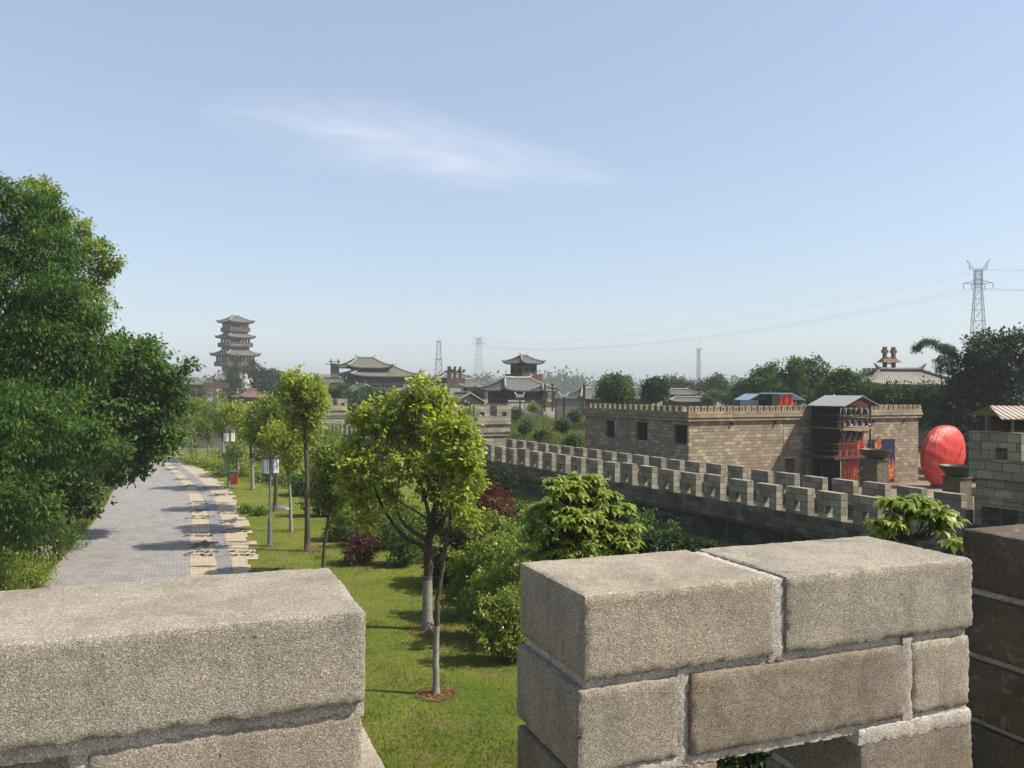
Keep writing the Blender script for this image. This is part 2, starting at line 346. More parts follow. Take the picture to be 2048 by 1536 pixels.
l4 = [(-3.2, 12.5)]+[G(*p)[:2] for p in [(503, 1138), (505, 1100), (492, 1060), (478, 1020), (457, 985), (430, 957), (395, 935), (362, 919), (340, 909)]]+[(-37, 98)]
ledge, l1, l2, l3, l4 = map(smooth_line, (ledge, l1, l2, l3, l4))
# resample every polyline to the same number of points
def resamp(L_, n=60):
    d = [0]
    for a, b in zip(L_, L_[1:]): d.append(d[-1]+(b-a).length)
    out = []
    for k in range(n):
        s = d[-1]*k/(n-1); i = max(j for j in range(len(d)) if d[j] <= s+1e-9); i = min(i, len(L_)-2)
        out.append(L_[i].lerp(L_[i+1], (s-d[i])/max(1e-6, d[i+1]-d[i])))
    return out
ledge, l1, l2, l3, l4 = map(resamp, (ledge, l1, l2, l3, l4))
def paver_mat(name, c1, c2, cm, bw, rh):
    m, t, b = newmat(name); uv = nd(t, 'ShaderNodeUVMap').outputs[0]
    br = nd(t, 'ShaderNodeTexBrick'); t.links.new(uv, br.inputs['Vector']); br.inputs['Scale'].default_value = 1
    br.inputs['Brick Width'].default_value = bw; br.inputs['Row Height'].default_value = rh; br.inputs['Mortar Size'].default_value = .012; br.inputs['Mortar Smooth'].default_value = .2
    br.inputs['Color1'].default_value = rgb(c1); br.inputs['Color2'].default_value = rgb(c2); br.inputs['Mortar'].default_value = rgb(cm)
    oc = objc(t); n = noise_n(t, oc, 1.2, 7, .7, .5); n2 = noise_n(t, oc, 20, 4, .7)
    c = mix(t, .5, br.outputs[0], ramp(t, n, [(.3, .3), (.7, .7)]), 'OVERLAY'); c = mix(t, .4, c, ramp(t, n2, [(.3, .25), (.7, .75)]), 'OVERLAY')
    t.links.new(c, b.inputs['Base Color']); b.inputs['Roughness'].default_value = .8
    bump(t, b, mth(t, 'SUBTRACT', mth(t, 'MULTIPLY', n2, .3), br.outputs['Fac']), .5, .01); return m
def slab_mat():
    """pale carved slabs: a repeating row of dark carved marks"""
    m, t, b = newmat('carved_pale_slab'); uv = nd(t, 'ShaderNodeUVMap').outputs[0]; s = nd(t, 'ShaderNodeSeparateXYZ'); t.links.new(uv, s.inputs[0])
    oc = objc(t); n = noise_n(t, oc, 16, 7, .85); n0 = noise_n(t, oc, .8, 4, .6)
    c = ramp(t, n, [(.36, (.16, .125, .08)), (.48, (.42, .35, .24)), (.64, (.60, .53, .40))])
    c = mix(t, mth(t, 'MULTIPLY', ramp(t, n0, [(.5, 0), (.75, 1)]), .35), c, (.36, .2, .11))
    # carved bands every 1.25 m
    fr = mth(t, 'FRACT', mth(t, 'MULTIPLY', s.outputs[1], 1/4.7)); d = mth(t, 'ABSOLUTE', mth(t, 'SUBTRACT', fr, .5))
    band = mth(t, 'LESS_THAN', d, .12); ux = mth(t, 'MULTIPLY', s.outputs[0], 1.0)
    mp = nd(t, 'ShaderNodeMapping'); mp.inputs['Scale'].default_value = (5.5, 1.6, 1); t.links.new(uv, mp.inputs[0])
    gl = noise_n(t, mp.outputs[0], 1, 3, .8, 1.5); gly = mth(t, 'GREATER_THAN', gl, .47)
    fr2 = mth(t, 'FRACT', mth(t, 'MULTIPLY_ADD', s.outputs[1], 1/4.7, 0.0)); d2 = mth(t, 'ABSOLUTE', mth(t, 'SUBTRACT', fr2, .5))
    wd = mth(t, 'ABSOLUTE', mth(t, 'SUBTRACT', s.outputs[0], .62))
    blob = mth(t, 'LESS_THAN', mth(t, 'ADD', mth(t, 'MULTIPLY', d2, 3.2), mth(t, 'ADD', mth(t, 'MULTIPLY', wd, 1.7), mth(t, 'MULTIPLY', mth(t, 'SUBTRACT', gl, .5), 1.1))), .62)
    mk_ = mth(t, 'MULTIPLY', blob, 0.0)
    ed = mth(t, 'FRACT', mth(t, 'MULTIPLY', s.outputs[1], 1/.95)); jt = mth(t, 'LESS_THAN', ed, .03)
    c = mix(t, mth(t, 'MULTIPLY', mth(t, 'MAXIMUM', mk_, jt), .96), c, (.05, .042, .04))
    t.links.new(c, b.inputs['Base Color']); b.inputs['Roughness'].default_value = .85; bump(t, b, mth(t, 'SUBTRACT', n, mk_), .5, .015); return m
pav = paver_mat('grey_paver', (.265, .25, .23), (.345, .325, .30), (.12, .115, .11), .30, .15)
pav2 = paver_mat('grey_paver_dark', (.205, .20, .19), (.27, .26, .25), (.12, .115, .11), .9, .45)
slab = slab_mat()
strip('path', ledge, l1, .010, pav, 3)
strip('carved_strip', l1, l2, .014, slab, 2)
strip('paved_strip', l2, l3, .012, pav2, 3)
# outer strip has a stepped edge: each slab reaches a different way into the lawn
mb = MB(); L = 0; vs = []; fs = []; uv = []; i = 0
A3 = resamp(l3, 300); A4 = resamp(l4, 300)
while i < 297:
    n_ = 3; j = min(i+n_, 299); ext = rnd.choice((-.1, 0, .06, .14, .24))
    a0, a1 = A3[i], A3[j]; b0, b1 = A4[i], A4[j]; dr = (b0-a0).normalized(); b0 = b0+dr*ext; b1 = b1+dr*ext; l = (a1-a0).length
    k = len(vs); vs += [(a0.x, a0.y, .016), (b0.x, b0.y, .016), (b1.x, b1.y, .016), (a1.x, a1.y, .016)]; fs.append((k, k+1, k+2, k+3))
    uv.append([(0, L), ((b0-a0).length, L), ((b1-a1).length, L+l), (0, L+l)]); L += l; i = j
mb.add(vs, fs, uv); mb.build('stepped_carved_strip', slab, kind='structure')
mb = MB()
def stroke(x, y, w_, l_, a):
    c, s_ = math.cos(a), math.sin(a); q = [(x+c*i*w_-s_*j*l_, y+s_*i*w_+c*j*l_, .022) for i, j in ((-.5, -.5), (.5, -.5), (.5, .5), (-.5, .5))]; mb.add(q, [(0, 1, 2, 3)])
for kind_, px_, py_, wd_ in [('t', 400, 1005, 1.0), ('b', 402, 1021, 1), ('t', 402, 1035, 1), ('l', 402, 1050, 1), ('t', 404, 1069, 1), ('b', 405, 1089, 1), ('t', 405, 1107, 1), ('l', 408, 1133, 1), ('l', 389, 986, 1), ('b', 380, 972, 1), ('t', 366, 959, 1), ('l', 352, 947, 1), ('b', 342, 939, 1), ('t', 333, 931, 1),
                             ('t', 457, 1025, 1), ('b', 462, 1042, 1), ('t', 474, 1061, 1), ('l', 477, 1084, 1), ('t', 484, 1107, 1), ('l', 445, 1006, 1), ('b', 437, 990, 1), ('t', 422, 975, 1)]:
    c = G(px_, py_)
    if kind_ == 't':
        for row in range(2):
            for ch in range(6):
                cx0, cy0 = c.x-.46+ch*.185, c.y-.32+row*.62
                for _ in range(5): stroke(cx0+rnd.uniform(-.05, .05), cy0+rnd.uniform(-.16, .16), rnd.choice((.12, .035)), rnd.choice((.05, .26)), rnd.uniform(-.5, .5))
    else:
        n_ = 26; fl_ = .16 if kind_ == 'l' else .75; ph_ = rnd.random()*6
        ring = []
        for k in range(n_):
            a = 6.283*k/n_; r_ = (.48 if kind_ == 'l' else .40)*(1+(.38*math.sin(a*5+ph_)+.22*math.sin(a*9+ph_*2) if kind_ == 'b' else -.3*abs(math.sin(a))))
            ring.append((c.x+r_*math.cos(a), c.y+r_*math.sin(a)*fl_*2.2, .022))
        mb.add(ring, [tuple(range(n_))])
mb.build('carved_inlay', plain('dark_inlay', (.06, .055, .055), (.11, .095, .08), 9), kind='structure')
mb = MB(); mb.grid(lambda u, v: (-45+67*u, 5+72*v, -.004), 40, 40); mb.build('lawn', ground_mat(), kind='structure')
# paved square and dirt yard beyond
sheet('yard', [(12, 40), (30, 34), (60, 60), (36, 75), (24, 70)], .006, plain('dirt_yard', (.30, .22, .15), (.20, .15, .10), .7))
# ================================================================== parapet the picture is taken from
h_ = .475; PZ = EYE-h_; PY = R(21.5)
par = thing('concrete_parapet', 'rough concrete block parapet in the foreground with three merlons', 'parapet', (.17, 1.92, 0), PY)
def concrete(name, base, dk, stain, mortar=False):
    m, t, b = newmat(name); oc = nd(t, 'ShaderNodeNewGeometry').outputs['Position']
    f1 = noise_n(t, oc, 420, 4, .9); f2 = noise_n(t, oc, 140, 5, .8); bg_ = noise_n(t, oc, 4.5, 6, .65, .5); br_ = noise_n(t, oc, 1.7, 4, .6)
    v = nd(t, 'ShaderNodeTexVoronoi'); v.inputs['Scale'].default_value = 300; t.links.new(oc, v.inputs['Vector'])
    c = ramp(t, bg_, [(.3, dk), (.6, base)])
    c = mix(t, mth(t, 'MULTIPLY', ramp(t, br_, [(.5, 0), (.7, 1)]), stain), c, (.25, .155, .065))
    gr = mth(t, 'MULTIPLY_ADD', v.outputs['Distance'], .55, mth(t, 'MULTIPLY', f1, .6))
    vc = nd(t, 'ShaderNodeTexVoronoi'); vc.inputs['Scale'].default_value = 320; t.links.new(oc, vc.inputs['Vector']); sv_ = nd(t, 'ShaderNodeSeparateColor'); t.links.new(vc.outputs['Color'], sv_.inputs[0])
    c = mix(t, .5, c, ramp(t, gr, [(.32, .08), (.50, .5), (.68, .92)]), 'OVERLAY')
    c = mix(t, .5, c, ramp(t, sv_.outputs[0], [(0, .12), (.3, .42), (.75, .56), (1, .98)]), 'OVERLAY')
    ms_ = nd(t, 'ShaderNodeMapping'); ms_.inputs['Scale'].default_value = (7, 7, 1.2); t.links.new(oc, ms_.inputs[0]); dr = noise_n(t, ms_.outputs[0], 1.2, 5, .7, .4)
    c = mix(t, mth(t, 'MULTIPLY', ramp(t, dr, [(.5, 0), (.68, 1)]), .4), c, (.13, .115, .085))
    li = noise_n(t, oc, 11, 5, .75, .8); c = mix(t, mth(t, 'MULTIPLY', ramp(t, li, [(.56, 0), (.66, 1)]), .35), c, (.42, .40, .34))
    pit = noise_n(t, oc, 38, 2, .5); c = mix(t, ramp(t, pit, [(.74, 0), (.79, 1)]), c, (.06, .05, .035))
    t.links.new(c, b.inputs['Base Color']); b.inputs['Roughness'].default_value = .95; b.inputs['Specular IOR Level'].default_value = .15
    bump(t, b, mth(t, 'ADD', mth(t, 'MULTIPLY', f2, .25), mth(t, 'ADD', f1, mth(t, 'MULTIPLY', v.outputs['Distance'], .9))), .8, .0014 if not mortar else .0016); return m
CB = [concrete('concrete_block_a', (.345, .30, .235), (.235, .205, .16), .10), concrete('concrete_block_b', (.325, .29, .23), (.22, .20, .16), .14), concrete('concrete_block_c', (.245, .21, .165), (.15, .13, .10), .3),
      concrete('concrete_block_shaded', (.11, .09, .075), (.06, .05, .042), .2)]  # last block carries the right merlon's shade in its colour
CM = concrete('mortar', (.50, .455, .395), (.37, .335, .29), .1, True)
def rough_block(mb, u0, u1, n0, n1, z0, z1, res=.011, r=.009, amp=.0028, chip=.012, mi=0, seed=0):
    lo = Vector((u0, n0, z0)); hi = Vector((u1, n1, z1)); sv = Vector((seed*3.7, seed*1.3, seed*2.9))
    def disp(p):
        q = Vector([min(max(p[i], lo[i]+r), hi[i]-r) for i in range(3)]); d = p-q
        nz_ = sum(1 for x in d if abs(x) > 1e-6); d = d.normalized() if d.length > 1e-9 else Vector((0, 0, 1))
        s = p+sv
        a = noise.noise(s*9)*amp*.6+noise.noise(s*38)*amp*.5+noise.noise(s*130)*amp*.25
        e = [min(p[i]-lo[i], hi[i]-p[i]) for i in range(3)]; e.sort(); edge = max(0, 1-e[1]/.016)   # closeness to an edge
        c = .3*max(0, noise.noise(s*34)+.1)+.8*max(0, noise.noise(s*95)+.1); a -= edge*chip*c
        return q+d*(r+a)
    for ax in range(3):
        for sd in (0, 1):
            b_, c_ = (ax+1) % 3, (ax+2) % 3; nu = max(1, round((hi[b_]-lo[b_])/res)); nv = max(1, round((hi[c_]-lo[c_])/res))
            def fn(u, v):
                p = Vector((0, 0, 0)); p[ax] = hi[ax] if sd else lo[ax]; p[b_] = lo[b_]+(hi[b_]-lo[b_])*u; p[c_] = lo[c_]+(hi[c_]-lo[c_])*v; return disp(p)
            mb.grid(fn, nu, nv, mi=mi)
TH = .40
def merlon(blocks, mortars, label, th_=TH):
    mb = MB()
    for k, (u0, u1, c, mi, n0) in enumerate(blocks):
        z1 = PZ-.221*c; rough_block(mb, u0, u1, n0, th_+rnd.uniform(-.006, .006), z1-.200, z1, mi=mi, seed=len(mb.v) % 97+k)
    o = mb.build('merlon', CB, par, smooth=True, label=label)
    m2 = MB()
    for a in mortars: rough_block(m2, *a, res=.0095, r=.004, amp=.004, chip=.012, seed=5)
    if mortars: m2.build('mortar', CM, o, smooth=True)
    return o
# middle merlon (two top blocks, three below, arrow slit in the third course)
merlon([(0, .545, 0, 0, 0), (.578, 1.242, 0, 1, .0), (-.012, .265, 1, 1, .006), (.292, .985, 1, 2, 0), (1.012, 1.235, 1, 0, .004), (-.01, .38, 2, 2, .01), (.83, 1.245, 2, 2, .004),
        (-.01, .38, 3, 1, .0), (.83, 1.245, 3, 2, .0)],
       [(.008, 1.23, .016, TH-.02, PZ-.226, PZ-.193), (.008, 1.225, .012, TH-.02, PZ-.447, PZ-.415), (.53, .585, .010, TH-.01, PZ-.22, PZ-.006), (.258, .297, .012, TH-.05, PZ-.44, PZ-.2),
        (.98, 1.017, .006, TH-.05, PZ-.44, PZ-.2), (.82, 1.235, .002, TH-.03, PZ-.475, PZ-.43), (.84, 1.235, .01, TH-.02, PZ-.67, PZ-.64)], 'middle merlon of five blocks over a dark arrow slit')
zt = 0
o = merlon([(-1.75, -.497, 0, 1, .045), (-1.8, -1.06, 1, 2, .075), (-1.035, -.50, 1, 0, .065), (-1.7, -.40, 2, 0, .09), (-1.7, -.48, 3, 0, .09)],
       [(-1.75, -.495, .068, TH+.11, PZ-.236, PZ-.193), (-1.72, -.49, .08, TH+.1, PZ-.455, PZ-.415), (-1.07, -1.02, .075, TH, PZ-.44, PZ-.2)], 'left merlon with one long weathered top block', TH+.13)
o.location.z = zt
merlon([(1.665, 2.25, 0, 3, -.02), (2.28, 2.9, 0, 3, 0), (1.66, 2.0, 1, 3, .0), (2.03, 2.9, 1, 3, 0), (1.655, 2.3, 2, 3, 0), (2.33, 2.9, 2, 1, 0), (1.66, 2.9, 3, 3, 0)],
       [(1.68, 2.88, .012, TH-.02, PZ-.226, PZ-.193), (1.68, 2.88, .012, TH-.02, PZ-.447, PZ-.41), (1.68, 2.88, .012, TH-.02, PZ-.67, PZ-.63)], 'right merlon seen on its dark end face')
mb = MB()
for k, (a, b) in enumerate([(-2.2, -.62), (-.6, .1), (.12, .9), (.92, 1.7), (1.72, 2.9)]): rough_block(mb, a, b, -.02, TH+.06, PZ-1.1, PZ-.885, res=.02, mi=1, seed=k)
rough_block(mb, -1.6, -.36, .1, TH+.10, PZ-.884, PZ-.67, res=.016, mi=1, seed=31)
mb.build('sill', CB, par, smooth=True)
mb = MB(); mb.box(-9, 9, 0, TH+.03, 0, PZ-1.101); mb.build('wall', M['merlon'], par)
mb = MB(); mb.box(-9, 9, -3.5, -.003, 4.1, 4.35); mb.build('walkway', M['merlon'], par)
# ================================================================== long crenellated wall
WO = Vector((10.06, 29.72, 0)); WYAW = math.atan2(-.885, .466)
def WP(s, n, z=0): return WO+Vector((.466, -.885, 0))*s+Vector((.885, .466, 0))*n+Vector((0, 0, z))
def merlon_mesh(L_, T, H_, hole, mat, name='merlon'):
    mb = MB(); a, b = L_*.36, L_*.66; z0, z1 = (H_*.10, H_*.48) if H_ > .8 else (.0, H_*.42)
    if hole:
        mb.box(0, a, 0, T, 0, H_-.0); mb.box(b, L_, 0, T, 0, H_); mb.box(a, b, .003, T-.003, z1, H_-.003)
        if z0 > 0: mb.box(a, b, .003, T-.003, 0, z0)
    else: mb.box(0, L_, 0, T, 0, H_)
    return mb.mesh(name, mat)
TS = [(7.04, 11.2), (-34.2, -30.05), (-73.8, -69.6)]
mm = [merlon_mesh(1.0, .32, .95, True, M['merlon']), merlon_mesh(.97, .32, .97, True, M['merlon']), merlon_mesh(1.02, .32, .93, True, M['merlon'])]
secs = [(-30.05, 7.04, 'nearest stretch of the low crenellated block wall, from the tower with the tin shed to the middle tower'),
        (-69.6, -34.2, 'second stretch of the low crenellated block wall between the two far towers'),
        (-100, -73.8, 'farthest stretch of the low crenellated block wall beyond the last tower')]
for s0, s1, lab in secs:
    o = thing('crenellated_wall', lab, 'wall', WP(s0, 0), WYAW, 'crenellated walls of the fortress'); L_ = s1-s0
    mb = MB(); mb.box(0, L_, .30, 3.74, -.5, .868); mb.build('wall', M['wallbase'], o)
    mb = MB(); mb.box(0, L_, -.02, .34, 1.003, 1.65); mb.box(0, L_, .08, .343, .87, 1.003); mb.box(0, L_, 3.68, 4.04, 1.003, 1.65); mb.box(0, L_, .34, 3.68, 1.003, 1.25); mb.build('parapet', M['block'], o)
    n = int((L_-.2)/1.47)
    off = (L_-n*1.47)
    for k in range(n):
        for row in (0, 1):
            u = off+k*1.47+row*.3
            if u+1 > L_: continue
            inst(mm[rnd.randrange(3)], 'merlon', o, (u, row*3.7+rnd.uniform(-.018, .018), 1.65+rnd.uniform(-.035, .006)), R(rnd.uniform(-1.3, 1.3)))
tm = merlon_mesh(1.12, .34, .74, True, M['towerst'])
tw_lab = ['square block tower at the right edge with a tin shed on its deck', 'square block tower in the middle of the crenellated wall, behind the tall camphor tree', 'farthest square block tower, partly hidden by young trees']
for (s0, s1), lab in zip(TS, tw_lab):
    o = thing('wall_tower', lab, 'tower', WP(s0, 0), WYAW, 'block towers along the crenellated wall'); L_ = s1-s0; W_ = 4.02
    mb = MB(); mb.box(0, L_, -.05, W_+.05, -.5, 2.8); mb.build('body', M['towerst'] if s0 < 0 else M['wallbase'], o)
    mb = MB(); mb.box(-.1, L_+.1, -.15, W_+.15, 2.803, 3.05); mb.box(-.18, L_+.18, -.23, W_+.23, 3.053, 3.3); mb.box(-.1, L_+.1, -.15, W_+.15, 3.303, 3.6)
    mb.box(-.22, L_+.22, -.27, W_+.27, 3.603, 4.16); mb.build('parapet', M['towerst'], o)
    for k in range(3):
        for e in (-.22, L_+.22-.34): inst(tm, 'merlon', o, (e+.34, -.27+k*1.72, 4.163), R(90))
    for e in (-.265, W_+.265-.34):
        inst(tm, 'merlon', o, (.13, e, 4.166)); inst(tm, 'merlon', o, (1.7, e, 4.166)) ; 
        if s0 < 0: inst(tm, 'merlon', o, (3.1, e, 4.166), scale=(.8, 1, 1))
# ================================================================== tan block building
BA = Vector((9.8, 46, 0)); BY = math.atan2(.466, .885); BL, BW = 19.8, 10.9
def BP(x, y, z=0): return BA+Vector((.885, .466, 0))*x+Vector((-.466, .885, 0))*y+Vector((0, 0, z))
bb = thing('fortress_building', 'wide tan block building with toothed parapet, behind the crenellated wall', 'building', BA, BY)
def wall_holes(mb, L_, z0, z1, holes, tr, depth=.25):
    """wall face along local u in [0,L], built as cells round the openings; tr maps (u, depth inwards, z)"""
    us = sorted({0, L_, *[h[0] for h in holes], *[h[1] for h in holes]}); zs = sorted({z0, z1, *[h[2] for h in holes], *[h[3] for h in holes]})
    for a, b in zip(us, us[1:]):
        for c, d in zip(zs, zs[1:]):
            if any(h[0] <= a and b <= h[1] and h[2] <= c and d <= h[3] for h in holes): continue
            mb.add([tr(a, 0, c), tr(b, 0, c), tr(b, 0, d), tr(a, 0, d)], [(0, 1, 2, 3)])
    for a, b, c, d in holes:
        mb.add([tr(a, 0, c), tr(b, 0, c), tr(b, 0, d), tr(a, 0, d), tr(a, depth, c), tr(b, depth, c), tr(b, depth, d), tr(a, depth, d)], [(0, 4, 5, 1), (1, 5, 6, 2), (2, 6, 7, 3), (3, 7, 4, 0)])
wins = [(.30, 1.45, 3.0, 4.08), (3.9, 5.05, 3.0, 4.08), (7.35, 8.3, 3.0, 4.08)]; door = (7.45, 8.3, 0, 1.94)
mb = MB()
mb.grid(lambda u, v: (BL-.15, .15+(BW-.3)*u, -.5+4.8*v), 1, 1)
mb.grid(lambda u, v: (BL-.15-(BL-.3)*u, BW-.15, -.5+4.8*v), 1, 1)
wall_holes(mb, BL-.3, -.5, 4.3, [(door[0]-.15, door[1]-.15, 0, 1.94), (7.2, 7.23, 2.2, 4.3)], lambda u, d, z: (.15+u, .15+d, z))
wall_holes(mb, BW-.3, -.5, 4.3, [(a-.15, b-.15, c, d) for a, b, c, d in wins], lambda u, d, z: (.15+d, BW-.15-(BW-.3-u), z) if True else 0)
mb.build('wall', M['tan'], bb)
mb = MB(); mb.box(.3, BL-.3, .3, BW-.3, 4.4, 4.6); mb.build('roof', M['tin'], bb)
mb = MB()
for z0, z1, e in ((4.303, 4.5, 0), (4.503, 4.62, .06), (4.623, 4.85, .02)):
    mb.box(-e, BL+e, -e, .3, z0, z1); mb.box(-e, BL+e, BW-.3, BW+e, z0, z1); mb.box(-e, .3, .303, BW-.303, z0, z1); mb.box(BL-.3, BL+e, .303, BW-.303, z0, z1)
mb.build('cornice', M['capst'], bb)
def small_merlon():
    m = MB(); m.box(0, .13, 0, .16, 0, .3); m.box(.21, .34, 0, .16, 0, .3); m.box(.13, .21, .002, .158, .2, .298); m.box(.13, .21, .002, .158, 0, .06); return m.mesh('merlon', M['capst'])
smm = small_merlon(); n = int(BL/.47)
for k in range(n): inst(smm, 'merlon', bb, (k*.4725, -.02, 4.853))
for k in range(1, int(BW/.55)): inst(smm, 'merlon', bb, (.14, k*.55, 4.853), R(90))
for k in range(8): inst(smm, 'merlon', bb, (BL-.0, .2+k*.55, 4.853), R(90))
for a, b, c, d in wins:
    f = MB(); w_ = .06
    f.box(.33, .38, a, a+w_, c, d); f.box(.33, .38, b-w_, b, c, d); f.box(.33, .38, a+w_, b-w_, d-w_, d); f.box(.33, .38, a+w_, b-w_, c, c+w_); f.box(.33, .37, (a+b)/2-.03, (a+b)/2+.03, c+w_, d-w_)
    fo = f.build('window', M['wood'], bb)
    g = MB(); g.box(.385, .39, a, b, c, d); g.build('pane', M['dark'], fo)
f = MB(); f.box(door[0], door[1], .34, .40, 0, 1.9); fo = f.build('door', plain('brown_door', (.20, .085, .05), (.15, .06, .035), 2), bb)
f = MB(); f.box(door[0]-.1, door[0], .12, .16, 0, 2.0); f.box(door[1], door[1]+.1, .12, .16, 0, 2.0); f.box(door[0]-.12, door[1]+.12, .10, .16, 1.96, 2.08); f.build('door_frame', M['plaster'], bb)
# drain spouts
for x in (3.2, 6.6, 15.2, 18.1):
    f = MB(); f.box(x, x+.12, .0, .2, 4.08, 4.2); f.build('drain_spout', M['dark'], bb)
# ================================================================== plants
def unit(n):
    v = rng.normal(size=(n, 3)); return v/np.linalg.norm(v, axis=1, keepdims=True)
def leaves_obj(name, C, A, S, rv, mat, parent=None, bend=None, kind=None):
    """rhombic leaves; with bend, two segments that droop"""
    n = len(C)
    if bend is None:
        Vx = np.stack([C, C+.45*A+S, C+A, C+.45*A-S], 1).reshape(-1, 3); k = 4; F = (np.arange(n)[:, None]*4+np.array([0, 1, 2, 3])).reshape(-1)
        nf = n; tot = 4; rvf = rv
    else:
        B_ = np.zeros_like(A); B_[:, 2] = -bend
        m = C+.5*A; Vx = np.stack([C, C+.3*A+S*.8, C+.3*A-S*.8, m+.22*A+S+B_*.25, m+.22*A-S+B_*.25, C+A+B_], 1).reshape(-1, 3)
        idx = np.array([0, 1, 2, 1, 3, 4, 1, 4, 2, 3, 5, 4]); F = (np.arange(n)[:, None]*6+idx).reshape(-1); nf = n*4; tot = 3; rvf = np.repeat(rv, 4)
    me = bpy.data.meshes.new(name); me.vertices.add(len(Vx)); me.vertices.foreach_set('co', Vx.astype(np.float32).reshape(-1))
    me.loops.add(len(F)); me.loops.foreach_set('vertex_index', F.astype(np.int32)); me.polygons.add(nf)
    me.polygons.foreach_set('loop_start', np.arange(nf, dtype=np.int32)*tot)
    me.update(calc_edges=True)
    a = me.attributes.new('rv', 'FLOAT', 'FACE'); a.data.foreach_set('value', rvf.astype(np.float32))
    me.materials.append(mat); o = bpy.data.objects.new(name, me); sc.collection.objects.link(o)
    if parent: o.parent = parent
    if kind: o['kind'] = kind
    return o
def crown(blobs, n, leaf, mat, parent, org, name='crown', sub=.17, shell=.55, droop=.35, wid=.3, dens=15, jag=.25, flat=.85):
    org = np.array(org); c = np.array([list(b[0]) for b in blobs]); r = np.array([b[1] for b in blobs]); wts = r**2/np.sum(r**2)
    Cs = []; As = []; Ss = []; rvs = []
    for i in range(len(blobs)):
        ni = max(8, int(n*wts[i])); K = max(5, ni//dens); d = unit(K)
        rad = r[i]*(shell+(1-shell)*rng.random(K))*(1-jag+2*jag*rng.random(K))*np.where(rng.random(K) < .14, 1.28, 1.0)
        tw = c[i]+d*rad[:, None]*np.array([1, 1, flat]); j = rng.integers(0, K, ni)
        sg = max(sub*r[i], .8*leaf); pos = tw[j]+rng.normal(size=(ni, 3))*sg*np.array([1, 1, .7])
        out = pos-c[i]; out /= (np.linalg.norm(out, axis=1, keepdims=True)+1e-6)
        a = out*.55+unit(ni)*.75; a[:, 2] -= droop; a /= np.linalg.norm(a, axis=1, keepdims=True)
        up = np.array([0, 0, 1.])+unit(ni)*.55; s = np.cross(a, up); s /= (np.linalg.norm(s, axis=1, keepdims=True)+1e-6)
        L = leaf*(.65+.7*rng.random(ni))[:, None]; tv = rng.random(K)
        Cs.append(pos); As.append(a*L); Ss.append(s*L*wid); rvs.append(np.clip(.55*tv[j]+.45*rng.random(ni), 0, 1))
    return leaves_obj(name, np.concatenate(Cs)-org, np.concatenate(As), np.concatenate(Ss), np.concatenate(rvs), mat, parent)
def whorls(blobs, nt_, leaf, mat, parent, org, per=9, name='crown', bend=.5):
    """rosettes of large drooping leaves at twig ends"""
    org = np.array(org); Cs = []; As = []; Ss = []; rv = []; Bn = []; tips = []
    r = np.array([b[1] for b in blobs]); wts = r**2/np.sum(r**2)
    for (c, rr), wt in zip(blobs, wts):
        K = max(2, int(nt_*wt)); d = unit(K); d[:, 2] = np.abs(d[:, 2])*.9-.25; tw = np.array(c)+d*rr*(.35+.65*rng.random(K))[:, None]
        for t in tw:
            tips.append(Vector(t)); ph = rnd.random()*6.28
            for q in range(per):
                an = ph+q*2.4; el = rnd.uniform(-.3, .55); L = leaf*rnd.uniform(.6, 1.15)
                a = np.array([math.cos(an)*math.cos(el), math.sin(an)*math.cos(el), math.sin(el)])
                s = np.cross(a, [0, 0, 1.]); s /= np.linalg.norm(s)
                s = s+np.array([0, 0, rnd.uniform(-.4, .4)])
                Cs.append(t); As.append(a*L); Ss.append(s*L*.19); rv.append(min(1, max(0, rnd.gauss(.5, .25)))); Bn.append(bend*L)
    return leaves_obj(name, np.array(Cs)-org, np.array(As), np.array(Ss), np.array(rv), mat, parent, bend=np.array(Bn)), tips
